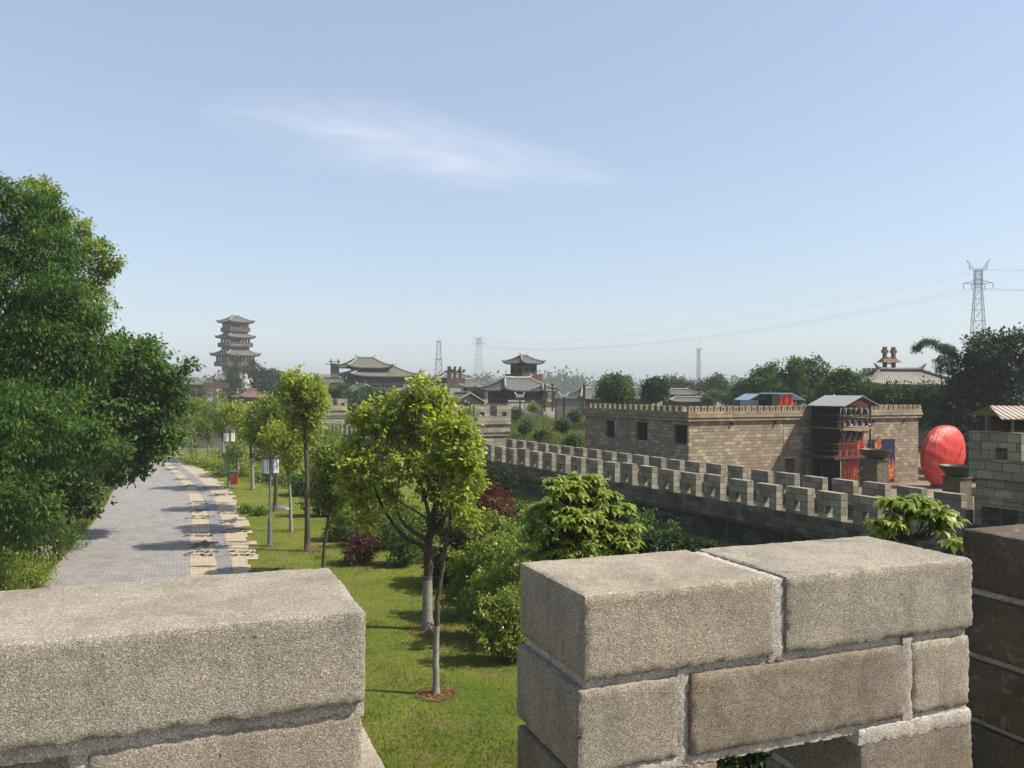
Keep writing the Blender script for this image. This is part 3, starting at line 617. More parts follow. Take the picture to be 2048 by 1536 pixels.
def trunk_mesh(pts, rad, blobs, mat, parent, org, paint=0, limb_r=.4, nl=99, n=8, sag=.3):
    org = Vector(org); mb = MB(); P3 = [Vector(p)-org for p in pts]
    fine = []; fr = []
    for i in range(len(P3)-1):
        for k in range(4):
            t = k/4; p = P3[i].lerp(P3[i+1], t); wob = rad[0]*.14
            fine.append(p+Vector((rnd.uniform(-1, 1), rnd.uniform(-1, 1), 0))*wob*(1 if (i or k) else 0)); fr.append((rad[i]*(1-t)+rad[i+1]*t)*(1+rnd.uniform(-.06, .06)))
    fine.append(P3[-1]); fr.append(rad[-1]); fr[0] *= 1.25
    mb.tube(fine, fr, n)
    for b in sorted(blobs, key=lambda b: -b[1])[:nl]:
        tgt = Vector(b[0])-org; best = None
        for i, p in enumerate(fine):
            if p.z < fine[-1].z*.35: continue
            hd = (tgt.xy-p.xy).length; dz = tgt.z-p.z
            sc_ = abs(dz-hd*.9)+ (100 if dz < 0 else 0)
            if best is None or sc_ < best[0]: best = (sc_, i)
        if best is None: continue
        i = best[1]; s = fine[i]; r0 = max(.012, fr[i]*limb_r*1.6); m_ = s.lerp(tgt, .5)+Vector((0, 0, -sag*(tgt-s).length*.3))
        seg = [s, s.lerp(m_, .5)+Vector((rnd.uniform(-1, 1), rnd.uniform(-1, 1), 0))*.03, m_, m_.lerp(tgt, .55)+Vector((rnd.uniform(-1, 1), rnd.uniform(-1, 1), rnd.uniform(-.5, 1)))*.06, tgt]
        mb.tube(seg, [r0, r0*.8, r0*.6, r0*.4, r0*.15], 5)
        for q in range(3):
            e = tgt+Vector(unit(1)[0])*b[1]*.75; mb.tube([m_.lerp(tgt, .4+.2*q), m_.lerp(e, .6), e], [r0*.4, r0*.25, r0*.08], 4)
    o = mb.build('trunk', mat, parent, smooth=True)
    if paint:
        pm = MB(); pp = [p for p in fine if p.z < paint]; k = len(pp)
        if k < len(fine):
            t = (paint-fine[k-1].z)/max(1e-4, fine[k].z-fine[k-1].z); pp.append(fine[k-1].lerp(fine[k], t)); rr = [r+.004 for r in fr[:k]]+[fr[k-1]*(1-t)+fr[k]*t+.004]
            pm.tube(pp, rr, n, cap=False); pm.build('limewash', M['lime'], o, smooth=True)
    return o
def smooth3(P_, n=4):
    Q = [P_[0]*2-P_[1]]+P_+[P_[-1]*2-P_[-2]]; out = []
    for i in range(1, len(Q)-2):
        for k in range(n):
            t = k/n; a, b_, c, d = Q[i-1:i+3]; out.append(.5*((2*b_)+(c-a)*t+(2*a-5*b_+4*c-d)*t*t+(3*b_-a-3*c+d)*t**3))
    return out+[P_[-1]]
def ptree(name, label, group, base, trunk, blobs, mat, leaf, n, rad, D=None, bark='bark', paint=0, cat='tree', jd=.6, dz=0, **kw):
    """tree surveyed from the photograph: base/trunk/blob pixels at the tree's own distance"""
    b = P(base[0], base[1], D) if D else G(*base)
    if D: b.z = dz
    D = b.y; px = D/FPX
    o = thing(name, label, cat, b, 0, group)
    lr_ = kw.pop('limb_r', .3)
    tr = [b]+[P(x, y, D) for x, y in trunk]; rr = [rad*(1-.75*i/max(1, len(tr)-1)) for i in range(len(tr))]
    bl = []
    for q in blobs:
        c = P(q[0], q[1], D); r = q[2]*px; c.y += rnd.uniform(-jd, jd)*r*1.6; bl.append((c, r))
    limbs = kw.pop('limbs', 99); extra = kw.pop('extra', [])
    to_ = trunk_mesh(tr, rr, bl, M[bark], o, b, paint, nl=limbs, limb_r=lr_)
    for q, pl in enumerate(extra):
        m_ = MB(); pp = [P(x, y, D+(rnd.uniform(-.5, .5)*i*.5))-b for i, (x, y) in enumerate(pl)]
        pp = smooth3(pp); m_.tube(pp, [rad*(.46-.38*i/(len(pp)-1)) for i in range(len(pp))], 7); m_.build('limb', M[bark], to_, smooth=True)
    crown(bl, n, leaf, M[mat], o, b, **kw); return o
YG = 'young trees planted on the lawn'
ptree('camphor_tree', 'large forked camphor tree with limewashed foot and wide bright green crown on the lawn', YG, (856, 1258), [(856, 1160), (858, 1075), (872, 1010), (868, 930), (862, 840)],
      [(830, 812, 40), (868, 800, 33), (885, 850, 40), (790, 862, 40), (742, 850, 36), (925, 915, 36), (735, 930, 42), (812, 925, 44), (875, 930, 38), (705, 905, 26), (915, 850, 28), (712, 985, 30), (930, 1005, 26), (890, 990, 32), (770, 1000, 30), (850, 772, 20), (940, 960, 26), (780, 806, 22), (700, 950, 24), (735, 1035, 22), (720, 830, 20), (945, 880, 18), (840, 875, 26), (860, 985, 20)],
      'camphor', .13, 15500, .135, bark='barkdark', paint=1.35, dens=24, sub=.12, shell=.45, jag=.45, limbs=7, limb_r=.2,
      extra=[[(855, 1095), (808, 1072), (769, 1020), (745, 960), (735, 900)], [(857, 1080), (828, 1063), (803, 1040), (793, 1000), (800, 930), (795, 870)], [(859, 1070), (857, 1027), (838, 950), (830, 880), (832, 820)], [(860, 1072), (887, 1043), (878, 988), (880, 920), (890, 850)], [(870, 1060), (905, 1010), (918, 960), (925, 910)]])
ptree('camphor_tree', 'slender camphor tree nearest the parapet, thin leaning trunk with a mulch ring and whitewashed foot', YG, (872, 1387), [(872, 1300), (875, 1200), (886, 1130), (899, 1050), (905, 960), (908, 900)],
      [(925, 900, 30), (895, 860, 28), (940, 940, 22), (915, 985, 20), (940, 1030, 18), (880, 920, 22), (930, 860, 20)], 'camphor', .11, 4200, .066, paint=1.35, dens=18)
ptree('camphor_tree', 'tall straight camphor tree with high narrow crown, right of the lamp post', YG, (616, 1102), [(615, 1000), (612, 900), (608, 840), (600, 770)],
      [(600, 760, 24), (628, 775, 26), (580, 765, 18), (610, 800, 36), (635, 830, 24), (598, 845, 26), (640, 790, 22), (575, 785, 18), (618, 870, 20), (590, 815, 26)], 'camphor', .13, 7200, .115, dens=20)
ptree('camphor_tree', 'thin camphor tree with whitewashed lower trunk between lamp post and tall tree', YG, (583, 1062), [(580, 980), (573, 920), (568, 880)],
      [(560, 895, 32), (595, 905, 26), (575, 870, 30), (608, 880, 22), (545, 865, 24), (590, 930, 18)], 'camphor', .13, 5600, .07, paint=2.3, dens=18)
ptree('camphor_tree', 'camphor tree with brown trunk standing close behind the near lamp post', YG, (551, 1021), [(552, 960), (552, 900), (548, 850)],
      [(548, 815, 28), (525, 840, 28), (570, 830, 26), (545, 865, 34), (520, 870, 22), (575, 875, 24), (540, 890, 26)], 'camphor2', .15, 6800, .11, dens=18)
ptree('camphor_tree', 'camphor tree with whitewashed foot just left of the near lamp post', YG, (506, 979), [(505, 930), (500, 880), (492, 840)],
      [(482, 826, 26), (510, 840, 32), (535, 815, 24), (504, 866, 24), (462, 828, 18), (522, 870, 26)], 'camphor', .16, 6800, .11, paint=1.9, dens=18)
ptree('camphor_tree', 'thin crooked sapling whose foot is hidden by the left merlon', YG, (645, 1150), [(650, 1090), (660, 1010), (668, 960)],
      [(665, 905, 30), (690, 935, 34), (645, 940, 28), (672, 980, 34), (700, 975, 26), (640, 990, 20), (655, 1010, 22)], 'camphor2', .115, 7000, .07, dens=18)
ptree('camphor_tree', 'small tree beside the far lamp post', YG, (476, 952), [(476, 910), (480, 870)], [(478, 895, 22), (490, 870, 20), (470, 915, 14)], 'camphor2', .18, 1600, .12, paint=1.8)
ptree('camphor_tree', 'round-headed young tree left of the far lamp post', YG, (447, 925), [(446, 880), (440, 840)], [(437, 815, 26), (458, 830, 24), (425, 835, 22), (445, 850, 24), (415, 822, 16)], 'camphor2', .2, 3200, .14, paint=1.7)
ptree('camphor_tree', 'young tree with a slim bare trunk, second from the left along the path', YG, (418, 918), [(417, 880), (412, 850)], [(410, 842, 22), (425, 855, 18), (398, 850, 18), (415, 868, 14)], 'camphor2', .2, 2200, .12, paint=1.7)
ptree('camphor_tree', 'leftmost young tree where the path bends away, broad dark crown', YG, (384, 912), [(384, 870), (380, 840)], [(372, 815, 26), (395, 825, 24), (358, 832, 20), (388, 845, 22), (405, 808, 18)], 'camphor2', .22, 3200, .13, paint=1.9)
ptree('camphor_tree', 'small yellow-green tree at the far end of the path', YG, (356, 900), [(352, 880)], [(345, 868, 20), (362, 875, 16), (335, 880, 14)], 'yellow_leaf', .2, 1500, .1)
# ---- big trees on the left bank
LB = 'large trees crowding the left bank'
def btree(label, base, D, trunk, blobs, mat, leaf, n, rad, **kw): return ptree('broadleaf_tree', label, LB, base, trunk, blobs, mat, leaf, n, rad, D=D, bark='barkdark', limbs=14, **kw)
btree('tallest tree at the left edge, its feathery crown reaching highest', (-60, 1150), 27, [(-50, 950), (-20, 700), (10, 520)],
      [(10, 400, 50), (60, 420, 55), (0, 480, 70), (100, 500, 60), (-60, 560, 90), (60, 570, 80), (140, 590, 60), (20, 660, 90), (120, 670, 75), (180, 640, 45), (-40, 760, 100), (80, 760, 90), (180, 720, 55), (215, 690, 35)],
      'feather', .17, 62000, .3, wid=.15, droop=.55, dens=26, sub=.16, shell=.45)
btree('tree with lighter small leaves rising behind the feathery tree', (60, 1000), 36, [(70, 800), (90, 600)],
      [(60, 385, 40), (95, 400, 32), (110, 450, 40), (150, 480, 38), (165, 455, 20), (150, 540, 45), (200, 500, 26), (215, 530, 24), (190, 555, 22), (205, 490, 14), (165, 600, 40), (225, 523, 14), (190, 580, 16), (150, 640, 40), (60, 460, 45), (178, 620, 24)],
      'camphor2', .15, 15000, .25, dens=20, shell=.5)
btree('dark broad-leaved tree leaning out over the path', (50, 960), 33, [(90, 930), (160, 850), (230, 760)],
      [(250, 710, 50), (200, 740, 60), (300, 730, 42), (340, 745, 24), (365, 730, 14), (385, 727, 10), (235, 800, 68), (300, 800, 55), (340, 800, 34), (160, 830, 70), (250, 880, 62), (310, 870, 50), (200, 910, 50), (150, 760, 60), (335, 855, 24), (270, 935, 24), (225, 950, 24), (245, 690, 28), (330, 900, 20), (355, 770, 22), (120, 900, 60), (60, 850, 70), (300, 690, 22)],
      'big', .19, 36000, .3, wid=.28, droop=.5, dens=20, sub=.15, shell=.5)
btree('low feathery tree with yellow-green fronds over the bank', (-70, 1120), 23, [(-40, 1050), (10, 950)],
      [(20, 870, 70), (90, 900, 60), (150, 870, 45), (0, 960, 80), (90, 985, 55), (60, 1040, 55), (170, 930, 30), (-10, 1050, 70), (200, 880, 28), (30, 800, 50), (110, 820, 40), (235, 895, 18)],
      'feather', .17, 20000, .16, wid=.12, droop=.5, dens=22, sub=.15, shell=.55)
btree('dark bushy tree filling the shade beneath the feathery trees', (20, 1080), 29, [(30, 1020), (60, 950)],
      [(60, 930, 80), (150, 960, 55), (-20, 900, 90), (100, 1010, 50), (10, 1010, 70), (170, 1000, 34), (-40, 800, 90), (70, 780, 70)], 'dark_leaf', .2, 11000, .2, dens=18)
# ---- magnolias with large leaves close to the parapet
def magnolia(label, base_x, D, trunk, blobs, nt_, leaf, rad):
    b = P(base_x, 1000, D); b.z = 0; o = thing('magnolia_tree', label, 'tree', b, 0, 'broad-leaved saplings just beyond the parapet'); px = D/FPX
    bl = [(P(x, y, D+rnd.uniform(-.6, .6)*r*px*1.5), r*px) for x, y, r in blobs]
    cr, tips = whorls(bl, nt_, leaf, M['magnolia'], o, b)
    tr = [b]+[P(x, y, D) for x, y in trunk]; mb = MB(); P3 = [p-b for p in tr]
    mb.tube(P3, [rad*(1-.6*i/(len(P3)-1)) for i in range(len(P3))], 7)
    for t in tips:
        t = t-b; s = min(P3[1:], key=lambda p: abs((t.z-p.z)-.8*(t.xy-p.xy).length)+(9 if p.z > t.z else 0)); m_ = s.lerp(t, .55)-Vector((0, 0, .06))
        mb.tube([s, m_, t], [rad*.28, rad*.18, .006], 4)
    mb.build('trunk', M['bark'], o, smooth=True); return o
magnolia('leafy magnolia with glossy drooping leaves standing behind the middle merlon', 1155, 12.2, [(1155, 1150), (1157, 1080), (1160, 1020), (1150, 970)],
         [(1130, 985, 45), (1150, 965, 30), (1190, 990, 50), (1235, 1020, 40), (1090, 1025, 48), (1150, 1040, 60), (1220, 1065, 48), (1075, 1070, 40), (1150, 1090, 55), (1245, 1085, 35), (1262, 1060, 24), (1252, 1110, 30), (1100, 1110, 40), (1200, 1110, 45), (1110, 960, 20), (1185, 960, 22), (1060, 1110, 25)], 620, .14, .05)
magnolia('sparse magnolia sapling with bare stems between the middle and right merlons', 1830, 9.2, [(1828, 1150), (1820, 1080), (1812, 1030), (1800, 1000)],
         [(1790, 1000, 26), (1830, 1005, 30), (1865, 1025, 30), (1780, 1045, 26), (1900, 1040, 22), (1840, 1030, 22), (1905, 1085, 18), (1745, 1045, 10), (1760, 1065, 14), (1880, 1060, 16), (1800, 1060, 18)], 66, .16, .035)
# ---- shrubs
SG = 'shrubs planted along the lawn and under the wall'
def shrub(name, label, blobs, D, mat, leaf, n, cat='shrub', stem=True, ground_fill=True, **kw):
    """blobs in pixels at distance D"""
    px = D/FPX; cx_ = sum(b[0] for b in blobs)/len(blobs); b0 = P(cx_, 1000, D); b0.z = 0; o = thing(name, label, cat, b0, 0, SG)
    bl = []
    for q in blobs:
        c = P(q[0], q[1], D+rnd.uniform(-.5, .5)*q[2]*px*1.4); bl.append((c, q[2]*px))
    if ground_fill:
        for c, r in list(bl):
            if c.z-r > .12: bl.append((Vector((c.x+rnd.uniform(-.2, .2)*r, c.y, c.z*.45)), r*.95))
    crown(bl, n, leaf, M[mat], o, b0, name='foliage', **kw)
    if stem:
        mb = MB()
        for c, r in bl[:8]:
            t = c-b0; mb.tube([Vector((t.x*.25, t.y*.25, 0)), Vector((t.x*.6, t.y*.6, t.z*.45)), t], [.03, .02, .006], 5)
        mb.build('stem', M['barkdark'], o)
    return o
shrub('shrub', 'round dark red shrub on the lawn left of the forked tree', [(712, 1088, 24), (735, 1095, 24), (720, 1072, 18), (723, 1105, 20)], 28.6, 'red_leaf', .07, 5200, shell=.7, sub=.12)
shrub('shrub', 'small upright green shrub between the dark red shrub and the forked tree', [(790, 1060, 26), (815, 1075, 26), (795, 1090, 24), (825, 1050, 22)], 28.2, 'big', .09, 3200)
shrub('shrub', 'bright yellow-green shrub behind the dark red shrub', [(755, 1030, 34), (790, 1015, 30), (720, 1035, 24), (770, 1055, 22)], 31.5, 'yellow_leaf', .1, 4200)
shrub('shrub', 'leafy green shrub behind the crooked sapling', [(690, 1030, 26), (715, 1010, 26), (668, 1045, 20), (700, 1055, 22)], 33, 'camphor2', .1, 3800)
shrub('shrub', 'nearest yellow-green shrub touching the left side of the middle merlon', [(1010, 1235, 36), (985, 1215, 30), (1035, 1200, 34), (1040, 1260, 30)], 18.2, 'yellow_leaf', .075, 6500)
shrub('shrub', 'yellow-green shrub second from the merlon along the lawn edge', [(975, 1170, 38), (950, 1190, 28), (1010, 1155, 36), (990, 1200, 28)], 20, 'yellow_leaf', .08, 6500)
shrub('shrub', 'green shrub with pale leaf tips behind the slender camphor tree', [(935, 1130, 36), (960, 1110, 34), (905, 1120, 26), (935, 1160, 26), (985, 1100, 30)], 21.8, 'camphor2', .085, 6500)
shrub('shrub', 'lush low shrub left of the magnolia', [(1045, 1120, 36), (1075, 1140, 30), (1020, 1100, 30), (1050, 1085, 26)], 19.4, 'yellow_leaf', .08, 5200)
shrub('shrub', 'dark green shrub in the gap beneath the forked tree', [(870, 1120, 26), (905, 1080, 30), (885, 1150, 20)], 25.5, 'dark_leaf', .09, 3200)
shrub('maple_tree', 'dark red maple growing against the crenellated wall', [(985, 1000, 28), (960, 990, 22), (1010, 1010, 22), (985, 980, 20), (1025, 1030, 12)], 25, 'mred_leaf', .075, 5200, cat='tree')
shrub('shrub', 'yellowish shrub at the foot of the red maple', [(985, 1045, 26), (960, 1060, 26), (1010, 1055, 20)], 24.4, 'yellow_leaf', .08, 3000)
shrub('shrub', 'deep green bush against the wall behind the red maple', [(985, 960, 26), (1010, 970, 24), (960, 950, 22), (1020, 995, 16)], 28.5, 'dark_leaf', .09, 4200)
shrub('shrub', 'tangled green undergrowth right of the red maple', [(1040, 1060, 24), (1020, 1075, 22), (1065, 1075, 20), (1045, 1090, 22)], 23, 'big', .09, 3600)
shrub('shrub', 'dark leafy weed at the foot of the wall right of the magnolia', [(1290, 1050, 26), (1265, 1075, 26), (1320, 1075, 16), (1335, 1060, 10), (1345, 1050, 8)], 22, 'big', .09, 2600)
shrub('shrub', 'red-leaved shrub among the green trees left of the forked tree', [(655, 930, 18), (672, 922, 14), (640, 938, 12)], 50, 'mred_leaf', .13, 1500)
shrub('shrub', 'tall green bush against the wall behind the crooked sapling', [(660, 890, 30), (690, 900, 28), (635, 905, 26), (715, 905, 24)], 56, 'big', .17, 3600)
shrub('shrub', 'yellow-green bush left of the red-leaved shrub', [(690, 930, 22), (715, 950, 26), (665, 955, 22)], 46, 'yellow_leaf', .13, 3000)
shrub('shrub', 'dark green bush right of the tall straight tree', [(645, 985, 24), (665, 1000, 22), (625, 975, 22)], 39, 'dark_leaf', .13, 2600)
shrub('shrub', 'round green bush behind the thin whitewashed tree', [(610, 950, 26), (632, 940, 22), (595, 965, 18)], 47, 'big', .14, 2800)
shrub('shrub', 'rounded dark red hedge bush left of the far lamp post', [(458, 915, 12), (470, 914, 12), (446, 917, 9)], 66, 'red_leaf', .14, 1400)
shrub('shrub', 'rounded dark red hedge bush right of the far lamp post', [(515, 912, 13), (530, 914, 13), (502, 915, 10), (543, 918, 9)], 63, 'red_leaf', .14, 1700)
for k, (x, y, lab) in enumerate([(383, 886, 'little yellow-green bush beside the leftmost young tree'), (428, 893, 'thin pale bush behind the second young tree'), (520, 890, 'dark bush behind the right red hedge bush'), (490, 1018, 'tiny tuft-like bush on the grass left of the near lamp post'), (518, 1022, 'dark weed tuft on the lawn behind the near lamp post')]):
    D = 70 if y < 900 else G(x, y+8).y; shrub('shrub', lab, [(x, y, 14 if y < 900 else 9), (x+12, y+4, 10 if y < 900 else 6)], D, 'yellow_leaf' if k < 2 else 'big', .1, 900 if y < 900 else 500)
shrub('shrub', 'dark leafy shrub seen only through the arrow slit of the middle merlon', [(1560, 1515, 60), (1640, 1505, 55), (1480, 1540, 60), (1420, 1570, 60), (1600, 1600, 70), (1690, 1520, 40)], 9.5, 'dark_leaf', .08, 11000, stem=False)
shrub('shrub', 'dense green shrub filling the gap left of the forked tree trunk', [(740, 985, 28), (765, 1000, 26), (720, 1000, 22), (755, 965, 24)], 38, 'camphor2', .11, 4200)
shrub('shrub', 'large green shrub behind the crooked sapling against the wall', [(720, 955, 30), (700, 975, 26), (745, 945, 26), (680, 985, 22)], 43, 'big', .13, 4200)
shrub('shrub', 'broad bright shrub between the tall straight tree and the wall', [(640, 880, 28), (665, 865, 24), (615, 890, 22), (650, 905, 24)], 60, 'camphor2', .16, 4200)
shrub('shrub', 'yellow-green shrub behind the forked tree near the wall', [(820, 1010, 30), (850, 1025, 28), (800, 1030, 24), (880, 1040, 24)], 33, 'yellow_leaf', .11, 4600)
shrub('shrub', 'dark shrub at the wall foot behind the forked tree', [(900, 985, 30), (870, 975, 28), (930, 1000, 28), (910, 1020, 24)], 31, 'dark_leaf', .12, 4200)
shrub('shrub', 'bushy green shrub under the right side of the forked tree', [(930, 1060, 30), (955, 1045, 24), (910, 1060, 24), (940, 1085, 26)], 26, 'camphor2', .1, 4600)
shrub('shrub', 'green shrub between the yellow-green shrubs and the magnolia', [(1010, 1095, 28), (1035, 1080, 28), (990, 1085, 22), (1055, 1105, 26)], 22, 'camphor2', .09, 4600)
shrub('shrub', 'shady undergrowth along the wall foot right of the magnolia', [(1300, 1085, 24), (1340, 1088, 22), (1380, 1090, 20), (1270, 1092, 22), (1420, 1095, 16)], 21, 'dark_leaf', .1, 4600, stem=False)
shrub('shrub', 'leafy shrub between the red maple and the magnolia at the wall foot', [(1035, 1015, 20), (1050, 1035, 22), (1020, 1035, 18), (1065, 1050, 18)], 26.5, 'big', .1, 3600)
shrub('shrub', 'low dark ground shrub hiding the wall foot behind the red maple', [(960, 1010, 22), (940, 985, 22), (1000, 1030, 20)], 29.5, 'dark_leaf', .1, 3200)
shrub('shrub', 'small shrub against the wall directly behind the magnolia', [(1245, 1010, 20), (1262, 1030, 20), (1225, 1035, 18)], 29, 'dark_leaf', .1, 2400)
# low hedge beside the path: one clipped mass
hb = []
for t in np.linspace(0, 1, 26):
    x = 372+t*190; y = 922+26*math.sin(t*1.5); D = 66-14*t
    for q in range(3): hb.append((P(x+rnd.uniform(-9, 9)+q*18, y+rnd.uniform(-4, 4)+q*2, D+rnd.uniform(-1, 1)), rnd.uniform(.45, .75)))
hb = [(Vector((c.x, c.y, min(c.z, .8))), r*1.15) for c, r in hb if True]
o = thing('hedge', 'low clipped yellow-green hedge along the right edge of the path', 'hedge', hb[0][0]*1.0, 0); o.location.z = 0
crown(hb, 26000, .12, M['yellow_leaf'], o, o.location, name='foliage', shell=.6)
hb = [(P(560+rnd.uniform(0, 160), 940+rnd.uniform(-6, 14), 53+rnd.uniform(-3, 3)), rnd.uniform(.6, .9)) for _ in range(36)]
hb = [(Vector((c.x, c.y, .55)), r) for c, r in hb]
o = thing('hedge', 'loose yellow-green hedge crossing behind the lamp post and the tall tree', 'hedge', (hb[0][0].x, hb[0][0].y, 0), 0); crown(hb, 11000, .13, M['yellow_leaf'], o, o.location, name='foliage', shell=.6)
# ---- left bank weeds (nobody could count them)
def blades(name, pts, h, w, mat, label=None, lean=.35, kind='stuff'):
    n = len(pts); C = np.array(pts); an = rng.random(n)*6.283; ln = rng.random(n)*lean; hh_ = h*(.5+.8*rng.random(n)) if np.isscalar(h) else h
    A = np.stack([np.cos(an)*ln, np.sin(an)*ln, np.ones(n)], 1)*hh_[:, None]; bn = rng.random(n)*6.283
    S = np.stack([np.cos(bn), np.sin(bn), np.zeros(n)], 1)*(w*(.6+.8*rng.random(n)))[:, None]
    o = leaves_obj(name, C, A, S, rng.random(n), mat); o['kind'] = kind
    if label: o['label'] = label
    return o
M['reedleaf'] = leafmat('bank_leaf', [(.04, .09, .012), (.08, .14, .018), (.14, .20, .03), (.22, .26, .05)], .35, .5, .15)
pts = []; 
E2 = [v for v in ledge]
for _ in range(15000):
    k = rnd.random()*(len(E2)-3); i = int(k); e = E2[i].lerp(E2[i+1], k-i); d = abs(rnd.gauss(0, 1.6))+.02
    z = min(.5, .25*d)
    pts.append((e.x-d, e.y-d*.2, 0))
hgt = np.array([.1+.6*min(.7, .35*abs(p[0]-0)/40+rnd.random()*.55) for p in pts])
blades('weeds', pts, hgt, .035, M['reed'], 'weeds and long grass along the left edge of the path', .5)
for k, (x, y, r, D, mt, lab) in enumerate([(170, 980, 26, 38, 'yellow_leaf', 'sunlit weed bush beside the path under the leaning tree'), (150, 1060, 30, 31, 'big', 'dark green bush on the left bank halfway along the path'), (105, 1090, 28, 29, 'yellow_leaf', 'ferny bush on the left bank below the dark bush'),
                                  (70, 1130, 36, 24.5, 'yellow_leaf', 'light green weed clump with tiny white flowers at the lower left'), (15, 1150, 40, 23, 'camphor2', 'weed clump in the lower left corner above the merlon'), (190, 945, 24, 43, 'camphor2', 'small green bush at the path edge below the overhanging branches')]):
    shrub('bush', lab, [(x, y, r), (x-r, y+r*.4, r*.9), (x-r*1.5, y-r*.3, r), (x+r*.3, y+r*.6, r*.6)], D, mt, .09, 3000, stem=False, dens=12, wid=.18)
ub = []
for k in range(150):
    i = rnd.random()**1.2*(len(E2)-12); e = E2[int(i)].lerp(E2[int(i)+1], i-int(i)); d = .5+abs(rnd.gauss(0, 2.2)); r = rnd.uniform(.3, .6)+.1*min(d, 4)
    ub.append((Vector((e.x-d-r*.6, e.y+rnd.uniform(-.5, .5), r*.6)), r))
uo = crown(ub, 42000, .11, M['reedleaf'], None, (0, 0, 0), name='undergrowth', shell=.4, wid=.16, dens=14, droop=-.3); uo['kind'] = 'stuff'; uo['label'] = 'tangled low undergrowth on the left bank of the path'
fl = []
for _ in range(34):
    p = P(rnd.gauss(92, 9), rnd.gauss(1098, 9), 26.5); fl.append(tuple(p))
mb = MB()
for p in fl: mb.cbox(*p, .03, .03, .025)
mb.build('flowers', M['white'], kind='stuff')
# ---- lawn grass blades, dense near the parapet
pts = []
def off_path(x, y):
    i = min(range(0, 60, 1), key=lambda k: abs(l4[k].y-y)); return x > l4[i].x+.45
for _ in range(60000):
    y = 12.6+38*rnd.random()**1.8; a = y*(-1024+450)/FPX; b_ = y*(100)/FPX; x = a+(b_-a)*rnd.random()
    if off_path(x, y) and not (x < -.3*y*0-.05*y and False): pts.append((x, y, -.004))
blades('grass', pts, .04, .006, M['grassb'], 'short lawn grass', .9)
pts = []
for _ in range(130):
    y = 13+26*rnd.random()**1.5; x = y*(-1024+rnd.uniform(480, 1060))/FPX
    if not off_path(x, y): continue
    for _ in range(70): pts.append((x+rnd.gauss(0, .16), y+rnd.gauss(0, .2), -.004))
blades('grass', pts, .075, .007, M['grassb'], 'longer tufts of grass scattered over the lawn', .8)
# fallen leaves and mulch chips
mb = MB()
for bx, by, r, n in [(872, 1387, .42, 380), (856, 1260, .5, 300), (616, 1102, .75, 320), (583, 1062, .45, 160), (551, 1021, .5, 120), (506, 979, .55, 120), (425+450, 1180, .0, 0)]:
    c = G(bx, by)
    for _ in range(n):
        a = rnd.random()*6.28; q = r*math.sqrt(rnd.random()); s = rnd.uniform(.012, .04)
        mb.cbox(c.x+q*math.cos(a), c.y+q*math.sin(a), .012+rnd.random()*.02, s, s*.6, .012, mi=rnd.randrange(2))
for _ in range(420):
    p = G(rnd.uniform(730, 1030), rnd.uniform(1150, 1530)); s = rnd.uniform(.015, .035); mb.cbox(p.x, p.y, .02, s, s*.6, .006, mi=rnd.randrange(3))
mb.build('mulch', [plain('mulch', (.50, .23, .11), (.32, .14, .07), 20), plain('mulch_dark', (.18, .09, .05), (.1, .05, .03), 20), plain('dry_leaf', (.30, .24, .12), (.16, .13, .07), 20)], kind='stuff', label='orange mulch chips round the tree feet and fallen leaves')
# ================================================================== street furniture on the lawn
M['milk'] = plain('milk_glass', (1.0, 1.0, .97), (.9, .9, .86), 4, .4)
def lamp_post(label, bx, by):
    b = G(bx, by); o = thing('lamp_post', label, 'lamp post', b, R(20), 'lamp posts along the path')
    m = MB(); m.lathe([(.0, 0), (.13, 0), (.13, .04), (.085, .06), (.08, .95), (.055, 1.05), (.045, 1.1), (.042, 3.75), (.0, 3.8)], 12); m.build('pole', M['grey_metal'], o, smooth=False)
    for k in range(2):
        a = math.pi*k+.4; r = .20; c = Vector((r*math.cos(a), r*math.sin(a), 0))
        f = MB()
        for q in range(6):
            t = math.pi/3*q; f.tube([(c.x+.14*math.cos(t), c.y+.14*math.sin(t), 2.72), (c.x+.14*math.cos(t), c.y+.14*math.sin(t), 3.34)], .009, 4)
        f.lathe([(0, 2.66), (.10, 2.68), (.155, 2.72), (.155, 2.75), (0, 2.752)], 6, (c.x, c.y, 0)); f.lathe([(0, 3.33), (.16, 3.331), (.16, 3.36), (.08, 3.43), (0, 3.44)], 6, (c.x, c.y, 0))
        f.tube([(0, 0, 3.38), (c.x, c.y, 3.42)], .02, 5)
        fo = f.build('lantern', M['grey_metal'], o)
        g = MB(); g.lathe([(.138, 2.78), (.138, 3.30)], 6, (c.x, c.y, 0)); g.build('shade', M['milk'], fo)
    return o
lamp_post('near grey lamp post with white lantern panels, standing on the lawn beside the path', 540, 1091)
lamp_post('far grey lamp post with white lantern panels, above the red litter bin', 458, 974)
b = G(466, 968); o = thing('litter_bin', 'small red litter bin with a roofed top beside the far lamp post', 'bin', b, R(10)); o.scale = (.82, .82, .82)
m = MB(); m.box(-.36, .36, -.22, .22, .05, .62); m.build('body', plain('red_bin', (.40, .035, .02), (.30, .025, .02), 6, .5), o)
m = MB(); 
for x in (-.33, .27): m.box(x, x+.06, -.2, .2, .623, .95)
m.build('support', M['redwood'], o)
m = MB(); m.box(-.42, .42, -.27, .27, .953, 1.03, top=(.08, .05)); m.build('roof', M['brownwood'], o)
m = MB(); m.box(-.26, .26, -.15, .15, .625, .82); m.build('liner', M['ridge'], o)
